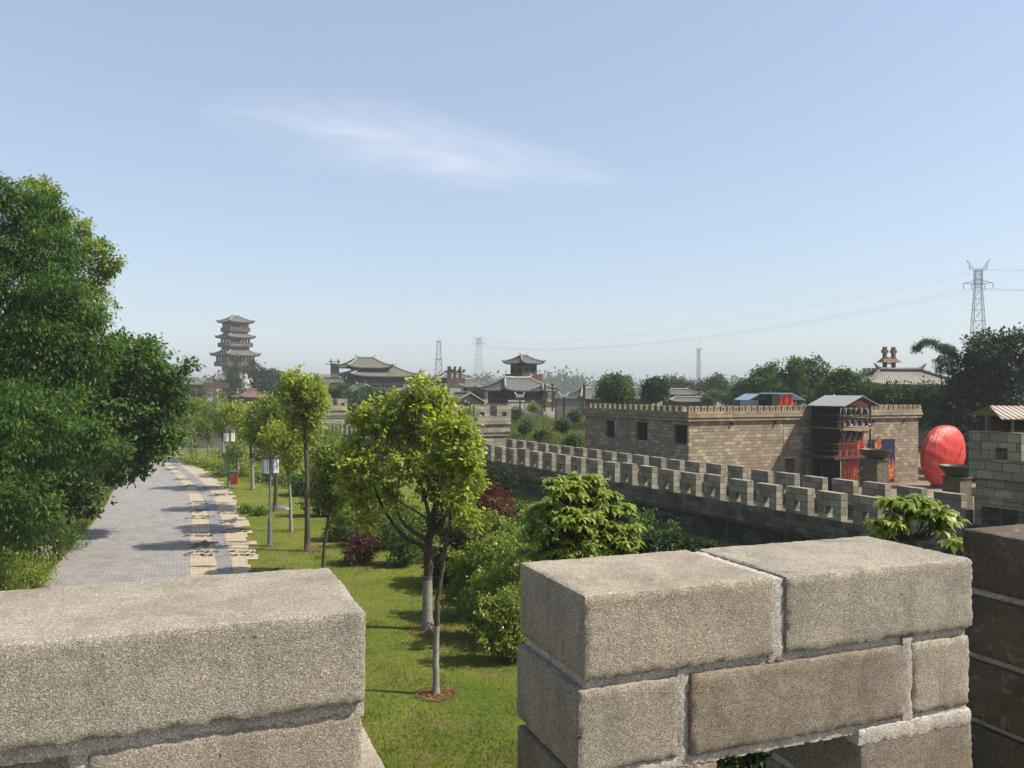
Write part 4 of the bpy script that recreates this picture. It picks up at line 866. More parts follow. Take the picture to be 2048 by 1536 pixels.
# grey stone lying on the grass
b = G(566, 1018); o = thing('boulder', 'flat grey stone on the grass behind the near lamp post', 'stone', b)
m = MB(); m.grid(lambda u, v: (.45*math.cos(u*6.283)*math.sin(v*1.57)*(1+.2*math.sin(u*17)), .25*math.sin(u*6.283)*math.sin(v*1.57), .16*math.cos(v*1.57)), 14, 5); m.build('stone', M['steel'], o, smooth=True)
# ================================================================== bell rack, braziers, poster, tarpaulin
RX, RY = 9.47, -2.3     # rack corner in building frame: x along the facade, y out from it
o = thing('bell_rack', 'rusty scaffold bell tower with a tin gable roof leaning against the tan building', 'scaffold', BP(9.5, -2.35), BY); rw, rd = 2.35, 2.25
m = MB()
for x in (0, rw):
    for y in (0, rd): m.tube([(x, y, 0), (x, y, 5.2)], .055, 6)
m.tube([(-.35, 1.2, 0), (-.35, 1.2, 4.4)], .04, 5); m.tube([(-.6, rd, 0), (-.6, rd, 3.4)], .04, 5); m.tube([(rw*.5, rd, 0), (rw*.5, rd, 5.2)], .05, 5)
m.build('post', M['rust'], o)
m = MB(); m.box(-.1, rw+.25, -.1, rd, 3.80, 3.88); m.build('platform', plain('yellow_board', (.34, .26, .12), (.22, .17, .09), 3), o)
m = MB(); m.box(-.75, rw+.1, -.1, rd, 2.08, 2.2); m.build('platform', M['rust'], o)
for (x0, x1, z) in ((-.75, rw, 2.2), (-.45, .0, 3.88)):
    m = MB()
    for dz in (.35, .75): m.tube([(x0, -.05, z+dz), (x1, -.05, z+dz)], .022, 4); m.tube([(x0, -.05, z+dz), (x0, rd, z+dz)], .022, 4)
    k = int((x1-x0)/.3)
    for q in range(k+1): m.tube([(x0+(x1-x0)*q/max(1, k), -.05, z), (x0+(x1-x0)*q/max(1, k), -.05, z+.75)], .014, 4)
    m.build('railing', M['rust'], o)
for a, b in (((0, -.02, .3), (rw, -.02, 2.0)), ((rw, -.02, .3), (0, -.02, 2.0)), ((0, .1, .3), (0, rd, 2.0)), ((0, rd, .3), (0, .1, 2.0))):
    m = MB(); m.tube([a, b], .03, 5); m.build('brace', M['rust'], o)
for z in (4.42, 5.1, 3.6):
    m = MB()
    for y in (.25, 1.2): m.tube([(-.1, y, z), (rw+.3, y, z)], .035, 5)
    m.build('beam', M['rust'], o)
m = MB(); ey, ez, rz = .55, 5.17, 5.78
for sgn in (0, 1):
    xa, xb = (-.35, rw/2) if not sgn else (rw+.35, rw/2)
    m.add([(xa, -.45, ez), (xb, -.45, rz), (xb, rd+.1, rz), (xa, rd+.1, ez), (xa, -.45, ez-.03), (xb, -.45, rz-.03), (xb, rd+.1, rz-.03), (xa, rd+.1, ez-.03)], [(0, 1, 2, 3), (4, 7, 6, 5), (0, 4, 5, 1), (3, 2, 6, 7), (0, 3, 7, 4)])
m.build('roof', M['tin'], o)
m = MB(); m.add([(-.2, -.3, ez), (rw+.2, -.3, ez), (rw/2, -.3, rz-.1)], [(0, 1, 2)]); m.add([(-.2, -.33, ez), (rw+.2, -.33, ez), (rw/2, -.33, rz-.1)], [(2, 1, 0)]); m.build('gable', plain('dark_red_sheet', (.10, .02, .02), (.06, .015, .015)), o)
m = MB(); m.box(-.02, 0.0, .3, rd-.1, 2.3, 5.1); m.box(.1, rw-.2, rd-.12, rd-.1, 2.2, 5.1); m.box(.02, .04, .2, rd-.1, .1, 2.0); m.build('shade_backing', M['dark'], o)  # dark sheets added to stand for the shade inside the open rack
rack = o
def bell_mesh(r, h, mat):
    m = MB(); m.lathe([(0, 0), (r*.35, -.02*h), (r*.62, -.12*h), (r*.72, -.45*h), (r*.85, -.8*h), (r, -h), (r*.9, -h), (r*.6, -.4*h)], 14); m.tube([(0, 0, 0), (0, 0, .12)], .02, 5); return m.mesh('bell', mat)
bm = [bell_mesh(.19, .36, M['bronze']), bell_mesh(.24, .52, M['iron'])]
def bell(me, x, y, z, lab, tilt=0):
    p = BP(9.5+x, -2.35+y, z); ob = bpy.data.objects.new('bell', me); sc.collection.objects.link(ob); ob.location = p; ob.rotation_euler = (R(tilt), R(tilt*.6), BY); tag(ob, lab, 'bell', 'bells hanging in the scaffold')
od = ['first', 'second', 'third', 'fourth', 'fifth']
for k in range(5): bell(bm[0], .28+k*.46, .2, 4.98, '%s dark bell from the left in the top row under the tin roof' % od[k], rnd.uniform(-14, 14))
for k in range(5): bell(bm[0], .15+k*.52, .2, 4.34, '%s dark bell from the left in the row just above the yellow board' % od[k], rnd.uniform(-14, 14))
for k in range(4): bell(bm[1], .35+k*.5, .15, 3.62, '%s large tilted bell from the left below the yellow board' % od[k], 24)
def cloth_obj(name, label, cat, c, yaw, w0, w1, h, mat, folds=5, amp=.07, shear=0):
    ob = thing(name, label, cat, c, yaw)
    m = MB()
    for off in (0, .012):
        m.grid(lambda u, v: ((w0*(1-v)+w1*v)*(u-.5)+shear*v, off+amp*math.sin(u*folds*6.283+v*1.5)*(.4+.6*v)+.03*math.sin(u*31+v*9), -h*v-.05*math.sin(u*7)), 46, 18)
    m.build('cloth', mat, ob, smooth=True); return ob
cloth_obj('red_curtain', 'upper red cloth hanging behind the large bells in the scaffold', 'cloth', BP(10.95, -1.75, 3.55), BY, 2.2, 2.5, 1.4, M['cloth'])
cloth_obj('red_curtain', 'lower red cloth hanging under the scaffold platform down to the ground', 'cloth', BP(11.05, -1.6, 2.05), BY, 1.5, 1.1, 2.0, M['cloth'])
# fire poster board against the wall
PX = BP(15.15, -.55); o = thing('poster_board', 'dark navy billboard with printed orange flames behind the near brazier', 'billboard', PX, BY)
m = MB(); m.box(-1.25, 1.25, 0, .06, .25, 3.0); m.build('board', plain('navy_board', (.022, .026, .07), (.03, .035, .085), 2, .4), o)
def flame_mat():
    mt, t, b = newmat('printed_flames'); oc = objc(t); mp = nd(t, 'ShaderNodeMapping'); mp.inputs['Scale'].default_value = (3.2, 1, 1.7); t.links.new(oc, mp.inputs[0])
    n = noise_n(t, mp.outputs[0], 1.6, 6, .7, 2.2); s = nd(t, 'ShaderNodeSeparateXYZ'); t.links.new(oc, s.inputs[0])
    t.links.new(ramp(t, n, [(.3, (.03, .012, .03)), (.45, (.30, .03, .02)), (.55, (.75, .20, .03)), (.68, (.95, .65, .20))]), b.inputs['Base Color']); b.inputs['Roughness'].default_value = .5; return mt
fm = flame_mat()
m = MB(); v = []; xs = np.linspace(.0, 1.22, 26)
top = [(x, 1.45+.28*math.sin(x*19)+.18*math.sin(x*43+1)) for x in xs]
for (x0, z0), (x1, z1) in zip(top, top[1:]): m.add([(x0, -.004, .27), (x1, -.004, .27), (x1, -.004, z1), (x0, -.004, z0)], [(0, 1, 2, 3)])
m.build('flame_print', fm, o)
m = MB(); m.tube([(-.78, -.05, 2.2), (-.72, -.06, 2.7), (-.62, -.05, 2.98)], .04, 5); m.build('streak', M['white'], o)
def brazier(label, px, D, w):
    b = P(px, 900, D); b.z = 0; o = thing('brazier', label, 'brazier', b, BY, 'iron braziers on stone pedestals'); zt_ = {42: 3.1, 37: 2.74}[D]; r = w/2
    m = MB(); m.lathe([(r, zt_), (r*1.02, zt_-.05), (r*.93, zt_-.12), (r*.78, zt_-.32), (r*.5, zt_-.5), (r*.3, zt_-.56), (r*.28, zt_-.5), (r*.7, zt_-.28), (r*.92, zt_-.05), (r, zt_)], 28); m.build('bowl', M['iron'], o, smooth=True)
    m = MB(); z2 = zt_-.56; m.box(-.5, .5, -.5, .5, 0, z2, top=(.1, .1)); m.box(-.46, .46, -.46, .46, z2+.003, z2+.09); m.build('pedestal', M['carve'], o)
    return o
def carve():
    mt, t, b = newmat('carved_stone'); oc = objc(t); n = noise_n(t, oc, 5, 6, .7, 1.5); t.links.new(ramp(t, n, [(.35, (.06, .05, .03)), (.6, (.19, .155, .09))]), b.inputs['Base Color']); b.inputs['Roughness'].default_value = .9; bump(t, b, n, 1, .08); return mt
M['carve'] = carve()
o = brazier('near-left iron brazier bowl on a carved stone pedestal with a small painted flame behind it', 1751, 42, 1.55)
brazier('right iron brazier bowl on a carved stone pedestal in front of the red tarpaulin', 1914, 37, 1.5)
# flame cut-out board standing in the first brazier
m = MB(); pts_ = [(-.2, 0), (-.26, .22), (-.14, .3), (-.17, .55), (-.02, .38), (.05, .68), (.12, .42), (.24, .58), (.2, .28), (.27, .15), (.18, 0)]
n = len(pts_); vs = [(x, y, z) for y in (-.02, .02) for x, z in pts_]; m.add(vs, [tuple(range(n)), tuple(range(n, 2*n))[::-1]]+[(i, (i+1) % n, n+(i+1) % n, n+i) for i in range(n)])
fo = m.build('flame_cutout', fm, None); fo.location = P(1755, 898, 42); fo.rotation_euler = (0, 0, BY); tag(fo, 'small orange flame cut-out standing in the left brazier bowl', 'sign')
# tarpaulin-covered round frame
tb = P(1885, 965, 52); tb.z = 0; o = thing('tarpaulin_cover', 'big bright red tarpaulin wrapped round a tall egg-shaped frame right of the tan building', 'tarpaulin', tb, R(25))
def tf(u, v):
    a = u*6.283; ph = v*math.pi; rr = math.sin(ph)**.8; z = 2.05+1.88*math.cos(ph)
    fold = 1+.006*math.sin(a*13+v*5)*math.sin(ph)+.05*noise.noise(Vector((math.cos(a)*1.6, math.sin(a)*1.6, z*.9)))+.012*math.sin(z*9+a*5+3*noise.noise(Vector((a, z, 0))))
    low = max(0, 2.0-z)/2; wr = 1+.0045*math.sin(a*27+4*noise.noise(Vector((a*2, z*1.3, 1)))+z*1.5); fold *= wr; x = -.2*low*low+1.82*rr*math.cos(a)*fold*(1-.34*low*low); y = .78*rr*math.sin(a)*fold*(1-.2*low)
    return (x+.12*(z-2), y, z)
m = MB(); m.grid(tf, 170, 70); m.build('cover', M['tarp'], o, smooth=True)
m = MB(); m.tube([(-.5, -.62, .6), (-.1, -.80, 1.3), (.5, -.80, 2.1), (1.1, -.58, 3.0), (1.0, -.2, 3.6)], .018, 4); m.build('rope', M['iron'], o)
m = MB(); m.box(-.5, 1.2, -.5, .5, 0, .22); m.build('base', M['bluetarp'], o)
# junk heap
jb = P(1838, 960, 46); jb.z = 0
for k, (dx, dy, sx, sy, sz, mt, lab) in enumerate([(-.6, 0, .9, .7, .55, 'cloth', 'crumpled dark red cloth on the junk heap'), (.3, -.2, 1.0, .8, .35, 'tin', 'crumpled silver sheet on the junk heap'), (.0, .5, 1.2, .8, .62, 'brownwood', 'brown cardboard at the back of the junk heap'), (1.1, .1, .8, .9, .4, 'white', 'pale crumpled plastic at the right of the junk heap')]):
    ob = thing('junk', lab, 'rubbish', (jb.x+dx, jb.y+dy, 0), rnd.random()*3, 'rubbish heap beside the red tarpaulin')
    m = MB(); m.grid(lambda u, v: (sx*(u-.5)*(1-.3*v), sy*math.cos(u*3.14)*(v-.5), sz*math.sin(v*3.14)*(.6+.8*noise.noise(Vector((u*5, v*5, k*3))))+.02), 18, 14); m.build('sheet', M[mt], ob)
# ================================================================== sheds
o = thing('tin_shed', 'small open shed with a rusty tin roof on the deck of the right tower', 'shed', WP(7.7, 1.5, 4.3), R(-8))
m = MB()
for x in (-1.0, 1.3):
    for y in (-.8, .9): m.tube([(x, y, 0), (x, y, 1.02)], .035, 5)
m.build('post', M['steel'], o)
m = MB(); m.add([(-1.45, -1.2, .98), (1.7, -1.2, .98), (1.7, .2, 1.32), (-1.2, .2, 1.32), (-1.45, 1.4, 1.0), (1.7, 1.4, 1.0), (-1.45, -1.2, .95), (1.7, -1.2, .95), (1.7, .2, 1.29), (-1.2, .2, 1.29)], [(0, 1, 2, 3), (3, 2, 5, 4), (0, 6, 7, 1), (6, 9, 8, 7), (0, 3, 9, 6)])
def rusttin():
    mt, t, b = newmat('rusty_tin'); oc = objc(t); n = noise_n(t, oc, 1.5, 6, .7, .5); s = nd(t, 'ShaderNodeSeparateXYZ'); t.links.new(oc, s.inputs[0]); wv = mth(t, 'SINE', mth(t, 'MULTIPLY', s.outputs[0], 42.0))
    t.links.new(ramp(t, n, [(.35, (.50, .45, .36)), (.55, (.42, .34, .25)), (.68, (.36, .14, .06))]), b.inputs['Base Color']); b.inputs['Roughness'].default_value = .6; bump(t, b, wv, .8, .03); return mt
m.build('roof', rusttin(), o)
m = MB(); m.box(-1.0, .2, .6, .64, 0, .95); m.build('back_board', M['brownwood'], o)
m = MB(); m.box(.3, .62, -.5, -.3, .0, .62); m.box(.8, 1.1, -.2, .1, 0, .5); m.build('crate', M['steel'], o)
o = thing('roof_shed', 'low shed with a light blue sheet roof on top of the tan building', 'shed', BP(13.4, 7.3, 4.6), BY+R(-20))
m = MB(); m.box(-1.6, -1.0, -.4, 1.4, 0, .78); m.build('side_panel', M['blue'], o)
m = MB(); m.box(-1.0, 1.6, -.5, 1.4, 0, .82); m.build('body', M['wood'], o)
m = MB()
m.add([(-2.0, -1.0, .78), (-1.0, -1.0, 1.3), (-1.0, 1.6, 1.3), (-2.0, 1.6, .78)], [(0, 1, 2, 3)]); m.add([(-1.1, -1.0, 1.3), (1.2, -1.0, 1.3), (2.2, -1.0, .80), (2.2, 1.6, .80), (1.2, 1.6, 1.3), (-1.1, 1.6, 1.3)], [(0, 1, 4, 5), (1, 2, 3, 4)])
m.add([(-1.1, -1.0, 1.22), (1.2, -1.0, 1.22), (2.2, -1.0, .74), (-1.1, -1.0, 1.3), (1.2, -1.0, 1.3), (2.2, -1.0, .8)], [(0, 1, 4, 3), (1, 2, 5, 4)])
m.build('roof', M['blue'], o)
cloth_obj('red_cloth', 'red cloth draped over the front of the blue-roofed shed', 'cloth', BP(13.75, 6.2, 5.75), BY+R(-20), 1.1, 1.5, 1.05, M['cloth'], 3, .06)
o = thing('water_tank', 'black box-shaped tank between the blue shed and the red cloth', 'tank', BP(12.7, 6.3, 4.6), BY)
m = MB(); m.box(-.35, .35, -.3, .3, 0, 1.15); m.box(-.32, .32, -.27, .27, 1.153, 1.2); m.build('body', M['dark'], o)
o = thing('satellite_dish', 'small white satellite dish on the roof parapet right of the blue shed', 'satellite dish', BP(16.3, 4.2, 4.6), BY+R(30))
m = MB(); m.tube([(0, 0, 0), (0, 0, .85)], .03, 5); m.tube([(-.9, .2, 0), (-.3, .1, 1.0)], .02, 4); m.build('mast', M['steel'], o)
m = MB(); m.m = Matrix.Translation((0, -.05, .95)) @ Matrix.Rotation(R(60), 4, 'X'); m.lathe([(0, 0), (.15, .02), (.27, .08), (.27, .09), (.15, .03)], 14); m.build('dish', M['white'], o)
# ================================================================== village buildings
def hiproof(o, a, b, ra, rb, H, z0, lift=.3, th=.12, mat='tile', name='roof', ridge=True, horns=True, rr=.09, prof=1.25, rmat='ridge', parent2=None):
    """curved hip or skirt roof: eave half sizes a,b; top half sizes ra,rb; height H"""
    m = MB(); nu, nv = 14, 6
    def surf(c0, c1, t0, t1, flip=0):
        c0, c1, t0, t1 = map(Vector, (c0, c1, t0, t1)); wlen = (c1-c0).length
        def fn(u, v):
            s = 2*u-1; e = c0.lerp(c1, u); t = t0.lerp(t1, u); p = e.lerp(t, v)
            return (p.x, p.y, z0+H*v**prof+lift*abs(s)**4*(1-v)**2)
        sl_ = math.hypot(((c0+c1)/2-(t0+t1)/2).length, H)
        m.grid(fn, nu, nv, lambda u, v: (u*wlen, v*sl_))
        vs = []; 
        for i in range(nu+1):
            x, y, z = fn(i/nu, 0); q = c0.lerp(c1, i/nu)*.62; vs += [(x, y, z), (x, y, z-th), (q.x, q.y, z0-th+.02)]
        fs = []
        for i in range(nu): k = 3*i; fs += [(k, k+1, k+4, k+3), (k+1, k+2, k+5, k+4)]
        m.add(vs, fs, mi=1)
    E_ = [(-a, -b, 0), (a, -b, 0), (a, b, 0), (-a, b, 0)]; T_ = [(-ra, -rb, 0), (ra, -rb, 0), (ra, rb, 0), (-ra, rb, 0)]
    for k in range(4): surf(E_[k], E_[(k+1) % 4], T_[k], T_[(k+1) % 4])
    ro = m.build(name, [M[mat], M['wood']], parent2 or o)
    if ridge:
        r = MB()
        for k in range(4):
            pts = []
            for v in np.linspace(-.06, 1, 9):
                p = Vector(E_[k]).lerp(Vector(T_[k]), v); vv = max(0, v); pts.append((p.x, p.y, z0+H*vv**prof+lift*(1-vv)**2+rr*.6+(.25*lift if v < 0 else 0)))
            r.tube(pts, rr, 6)
        if rb < .01:
            r.tube([(-ra, 0, z0+H+rr), (0, 0, z0+H+rr*.7), (ra, 0, z0+H+rr)], rr*1.3, 6)
            if horns:
                for s in (-1, 1): r.tube([(s*ra*.9, 0, z0+H+rr), (s*(ra+.1), 0, z0+H+rr*2), (s*(ra+rr*3), 0, z0+H+rr*4.5)], [rr*1.5, rr*1.1, rr*.4], 5)
        r.build('ridge', M[rmat], ro)
    return ro
def railing(o, hx, hy, z, h, mat='redwood', name='balcony', panel=True, th=.06):
    m = MB()
    for x0, x1, y0, y1 in ((-hx, hx, -hy, -hy+th), (-hx, hx, hy-th, hy), (-hx, -hx+th, -hy+th, hy-th), (hx-th, hx, -hy+th, hy-th)):
        m.box(x0, x1, y0, y1, z+h*.86, z+h); m.box(x0, x1, y0, y1, z, z+h*.16)
        if panel:
            L_ = max(x1-x0, y1-y0); n = max(3, int(L_/(h*.42)))
            for k in range(n):
                if x1-x0 > y1-y0: xx = x0+L_*k/n; m.box(xx, xx+L_/n*.72, y0+.01, y1-.01, z+h*.17, z+h*.85)
                else: yy_ = y0+L_*k/n; m.box(x0+.01, x1-.01, yy_, yy_+L_/n*.72, z+h*.17, z+h*.85)
    m.box(-hx+.02, hx-.02, -hy+.02, hy-.02, z-.12, z-.003); return m.build(name, M[mat], o)
def posts(o, hx, hy, z0, z1, nx, ny, r, mat='brownwood'):
    for i in range(nx):
        for j in range(ny):
            if 0 < i < nx-1 and 0 < j < ny-1: continue
            m = MB(); x = -hx+2*hx*i/(nx-1); y = -hy+2*hy*j/(ny-1); m.box(x-r, x+r, y-r, y+r, z0, z1); m.build('post', M[mat], o)
def bodybox(o, hx, hy, z0, z1, mat, name='wall', taper=0, wins=0, wz=None, wmat='dark', ww=.35):
    m = MB(); m.box(-hx, hx, -hy, hy, z0, z1, top=(taper, taper)); w_ = m.build(name, M[mat], o)
    if wins:
        a, b = wz or (z0+(z1-z0)*.35, z0+(z1-z0)*.8)
        for side in range(4):
            L_ = hx if side % 2 == 0 else hy; D_ = hy if side % 2 == 0 else hx
            for k in range(wins):
                c = -L_+2*L_*(k+.5)/wins; hw = L_/wins*ww*1.6; m = MB(); m.m = Matrix.Rotation(side*math.pi/2, 4, 'Z')
                m.box(c-hw, c+hw, -D_-.05, -D_+.02, a, b); wo_ = m.build('window', M['brownwood'], o)
                m = MB(); m.m = Matrix.Rotation(side*math.pi/2, 4, 'Z')
                for q in range(2): m.box(c-hw*.85+q*hw*.9, c-hw*.05+q*hw*.9, -D_-.06, -D_-.053, a+.08, b-.08)
                m.build('pane', M[wmat], wo_)
    return w_
class Site:
    def __init__(s, name, label, cat, px, D, yaw, group=None):
        s.D = D; s.px = px; b = P(px, 800, D); b.z = 0; s.o = thing(name, label, cat, b, R(yaw), group); s.k = D/FPX
    def z(s, y): return P(s.px, y, s.D).z
# ---- pagoda
S = Site('pagoda', 'tall tiered timber pagoda rising above the trees on the left', 'pagoda', 470, 265, 45); k = S.k; q2 = 1/math.sqrt(2)/2
def sil(w): return w*k*q2   # silhouette width in px -> half side
z = S.z; o = S.o
hiproof(o, sil(76), sil(76), .9, 0, z(632)-z(645), z(645), .45, .3, 'tile', rr=.16, rmat='ridge')
posts(o, sil(48), sil(48), z(657), z(643), 4, 4, .28); bodybox(o, sil(20), sil(20), z(655), z(648), 'brownwood', 'core'); bodybox(o, sil(50), sil(50), z(648.5), z(644.5), 'brownwood', 'lintel'); railing(o, sil(60), sil(60), z(663), z(655.5)-z(663))
bodybox(o, sil(50), sil(50), z(671), z(663.8), 'brownwood', 'wall')
hiproof(o, sil(82), sil(82), sil(48), sil(48), z(668)-z(675.5), z(675.5), .45, .3, 'tile', rr=.15)
posts(o, sil(54), sil(54), z(687), z(674), 4, 4, .28); bodybox(o, sil(22), sil(22), z(687), z(674), 'brownwood', 'core'); bodybox(o, sil(56), sil(56), z(679), z(674.5), 'brownwood', 'lintel'); railing(o, sil(71), sil(71), z(693.5), z(685.5)-z(693.5))
bodybox(o, sil(56), sil(56), z(699.5), z(694.2), 'brownwood', 'wall'); posts(o, sil(54), sil(54), z(703), z(699.4), 4, 4, .25)
hiproof(o, sil(102), sil(102), sil(55), sil(55), z(701)-z(711), z(711), .55, .35, 'tile', rr=.16)
posts(o, sil(72), sil(72), z(726), z(710), 5, 5, .3); bodybox(o, sil(26), sil(26), z(726), z(710), 'brownwood', 'core'); bodybox(o, sil(74), sil(74), z(714.5), z(710.2), 'brownwood', 'lintel'); railing(o, sil(85), sil(85), z(732), z(723.5)-z(732))
bodybox(o, sil(54), sil(54), z(742), z(732.8), 'brownwood', 'wall', taper=0); bodybox(o, sil(68), sil(68), z(768), z(742.3), 'tan', 'base', taper=1.0); bodybox(o, sil(80), sil(80), 0, z(768.3), 'tan', 'podium', taper=.5)
m = MB(); m.m = Matrix.Translation((-sil(60), -sil(8), 0)); m.box(-2, 2, -2, 2, 0, z(759)); m.build('porch', M['brownwood'], o)
pr = thing('gate_pavilion', 'small low roof at the left foot of the pagoda', 'pavilion', P(438, 800, 255), R(45)); pr.location.z = 0
bodybox(pr, 1.4, 1.4, 0, P(438, 760, 255).z, 'plaster'); hiproof(pr, 2.6, 2.6, .8, 0, 1.9, P(438, 760, 255).z, .4, .2, 'tile', rr=.15)
# ---- left group behind the young trees
S = Site('red_roof_pavilion', 'low pavilion with a reddish tiled hip roof behind the row of young trees', 'pavilion', 501, 112, 40); z = S.z; o = S.o
hiproof(o, 2.1, 2.1, .3, 0, z(779)-z(794), z(794), .15, .12, 'tile_red', rr=.07, horns=False, rmat='ridge_dark'); bodybox(o, 1.5, 1.5, 0, z(794.5), 'plaster', wins=2, wz=(z(812), z(800)))
S = Site('watch_platform', 'dark timber watch platform with a boarded rail on crossed legs', 'platform', 432, 118, 22); z = S.z; o = S.o
m = MB(); m.box(-1.7, 1.7, -.9, .9, z(777), z(766)); m.build('board_rail', M['brownwood'], o)
posts(o, 1.3, .7, 0, z(777.3), 2, 2, .12, 'brownwood')
for a, b in ((-1.3, 1.3), (1.3, -1.3)): m = MB(); m.tube([(a, -.75, z(792)), (b, -.75, z(779))], .07, 4); m.build('brace', M['brownwood'], o)
for x in (-1.5, -1.1): m = MB(); m.box(x, x+.2, -.8, -.6, z(766), z(763)); m.build('finial', M['brownwood'], o)
S = Site('timber_wall', 'long low red-brown timber wall half hidden by the leaning tree', 'wall', 378, 125, 5); z = S.z; o = S.o
m = MB(); m.box(-3.2, 2.4, -.15, .15, 0, z(786)); m.build('wall', M['redwood'], o)
m = MB(); m.box(-3.3, 2.5, -.25, .25, z(785.5), z(779)); m.build('rail', M['brownwood'], o)
def hall(label, px, D, yaw, wpx, dpx, eave, ridge, ra=.4, mat='tile', wmat='wood', group='grey-roofed halls of the village', bw=.78, lift=.35, rr=.1, wins=3, name='hall', rmat='ridge', horns=True, zb=0):
    S = Site(name, label, 'building', px, D, yaw, group); k = S.k; a, b = wpx*k/2, dpx*k/2
    hiproof(S.o, a, b, a*ra, 0, S.z(ridge)-S.z(eave), S.z(eave), lift, .15, mat, rr=rr, rmat=rmat, horns=horns)
    bodybox(S.o, a*bw, b*bw, zb, S.z(eave)+.05, wmat, wins=wins, wz=(S.z(eave)-(S.z(eave))*.42, S.z(eave)-.35)); return S
hall('dim grey roofed hall glimpsed right of the leaning tree', 388, 190, 30, 44, 30, 769, 757, wins=2)
hall('small grey roof with pale ridge in front of the pagoda trees', 494, 150, 40, 28, 24, 783, 775, wins=0)
# white dragon-like roof ornaments (plain generic figures)
for x, y0, y1, D, lab in ((491, 772, 741, 175, 'large weathered pale statue among the trees below the pagoda'), (491, 779, 765, 148, 'small pale roof statue above the red-roofed pavilion')):
    b = P(x, y0, D); zb = b.z; b.z = 0; o = thing('statue', lab, 'statue', b, .4); s = (P(x, y1, D).z-zb)*.8
    m = MB(); m.box(-s*.3, s*.3, -s*.25, s*.25, 0, zb, top=(s*.06, s*.06)); m.build('pedestal', M['plaster'], o)
    m = MB(); m.lathe([(0, 0), (s*.3, .02), (s*.38, s*.25), (s*.26, s*.5), (s*.13, s*.62), (s*.2, s*.75), (s*.1, s*.95), (0, s)], 10, (0, 0, zb)); m.tube([(s*.1, 0, zb+s*.4), (s*.45, 0, zb+s*.62), (s*.5, 0, zb+s*.35)], s*.07, 6); m.tube([(-s*.1, 0, zb+s*.45), (-s*.48, 0, zb+s*.75)], s*.06, 6); m.build('figure', M['ridge'], o, smooth=True)
# ---- stone wall & signal gate left of the big hall
S = Site('crenellated_gatehouse', 'pale crenellated wall with a square post-topped turret left of the two-tiered hall', 'building', 668, 190, 12); z = S.z; o = S.o; k = S.k
bodybox(o, 24*k, 5, 0, z(755), 'towerst', taper=.2)
for q in range(11): m = MB(); m.box(-24*k+q*4.45*k, -24*k+q*4.45*k+2.6*k, -5, -4.6, z(754.7), z(749)); m.build('merlon', M['towerst'], o)
m = MB(); m.box(-7*k, 10*k, -2, 2, z(754.8), z(727)); m.build('turret', M['brownwood'], o)
for x in (-6, 8): m = MB(); m.box((x-1.2)*k, (x+1.2)*k, -2.3, -2.05, z(754), z(719)); m.build('post', M['wood'], o)
for zz, w_ in ((729, 18), (724, 12)): m = MB(); m.box(-w_*k+k, w_*k+k, -2.5, -2.32, z(zz+.8), z(zz-.8)); m.build('beam', M['wood'], o)
# ---- two-tiered hall
S = Site('two_tier_hall', 'large two-tiered hall with mossy curved roofs in the middle left', 'building', 757, 170, 28, 'grey-roofed halls of the village'); z = S.z; o = S.o; k = S.k
hiproof(o, 70*k, 42*k, 34*k, 0, z(733)-z(753), z(753), .5, .2, 'tile_moss', rr=.16)
bodybox(o, 56*k, 32*k, z(774), z(752.5), 'wood', wins=5, wz=(z(770), z(759))); bodybox(o, 57*k, 33*k, 0, z(774.3), 'plaster', 'base', taper=.1); railing(o, 60*k, 36*k, z(770), 1.2, 'wood'); posts(o, 59*k, 35*k, z(770), z(753), 7, 4, .2, 'wood')
ub = MB(); ub.m = Matrix.Translation((-24*k, 3*k, 0)); ub.box(-28*k, 28*k, -14*k, 14*k, z(745), z(734)); ub.build('upper_wall', M['wood'], o)
e = thing('x', None, None); e.parent = o; e.name = 'upper_storey'; e.location = (-26*k, 6*k, 0)
hiproof(o, 46*k, 34*k, 17*k, 0, z(716)-z(736), z(736), .5, .2, 'tile_moss', rr=.16, parent2=e)
# ---- gable houses
def gable(label, px, D, yaw, Lpx, wpx, eave, ridge, mat='tile', wmat='plaster', group='grey-roofed halls of the village'):
    """ridge along local x, gable end at +x"""
    S = Site('gable_house', label, 'building', px, D, yaw, group); k = S.k; L_ = Lpx*k/2; w_ = wpx*k/2; z0, z1 = S.z(eave), S.z(ridge); ov = .35; o = S.o
    m = MB(); 
    for s in (-1, 1):
        m.add([(-L_-ov, s*(w_+ov), z0-.2), (L_+ov, s*(w_+ov), z0-.2), (L_+ov, 0, z1), (-L_-ov, 0, z1), (-L_-ov, s*(w_+ov), z0-.35), (L_+ov, s*(w_+ov), z0-.35), (L_+ov, 0, z1-.18), (-L_-ov, 0, z1-.18)],
              [(0, 1, 2, 3), (4, 7, 6, 5), (0, 4, 5, 1), (1, 5, 6, 2), (0, 3, 7, 4)], [[(0, 0), (2*L_, 0), (2*L_, w_), (0, w_)]]*5)
    ro = m.build('roof', M[mat], o)
    m = MB(); 
    for x in (-L_-ov, L_+ov):
        for s in (-1, 1): m.tube([(x, s*(w_+ov), z0-.15), (x, 0, z1+.05)], .09, 5)
    m.tube([(-L_-ov, 0, z1+.08), (L_+ov, 0, z1+.08)], .11, 5)
    for s in (-1, 1): m.tube([(s*L_*.8, 0, z1), (s*(L_*.8+.3), 0, z1+.5)], [.12, .05], 5)
    m.build('ridge', M['ridge'], ro)
    m = MB(); m.box(-L_, L_, -w_, w_, 0, z0-.3); m.add([(L_, -w_, z0-.3), (L_, w_, z0-.3), (L_, 0, z1-.2)], [(0, 1, 2)]); m.add([(-L_, -w_, z0-.3), (-L_, w_, z0-.3), (-L_, 0, z1-.2)], [(0, 2, 1)]); m.build('wall', M[wmat], o); return S
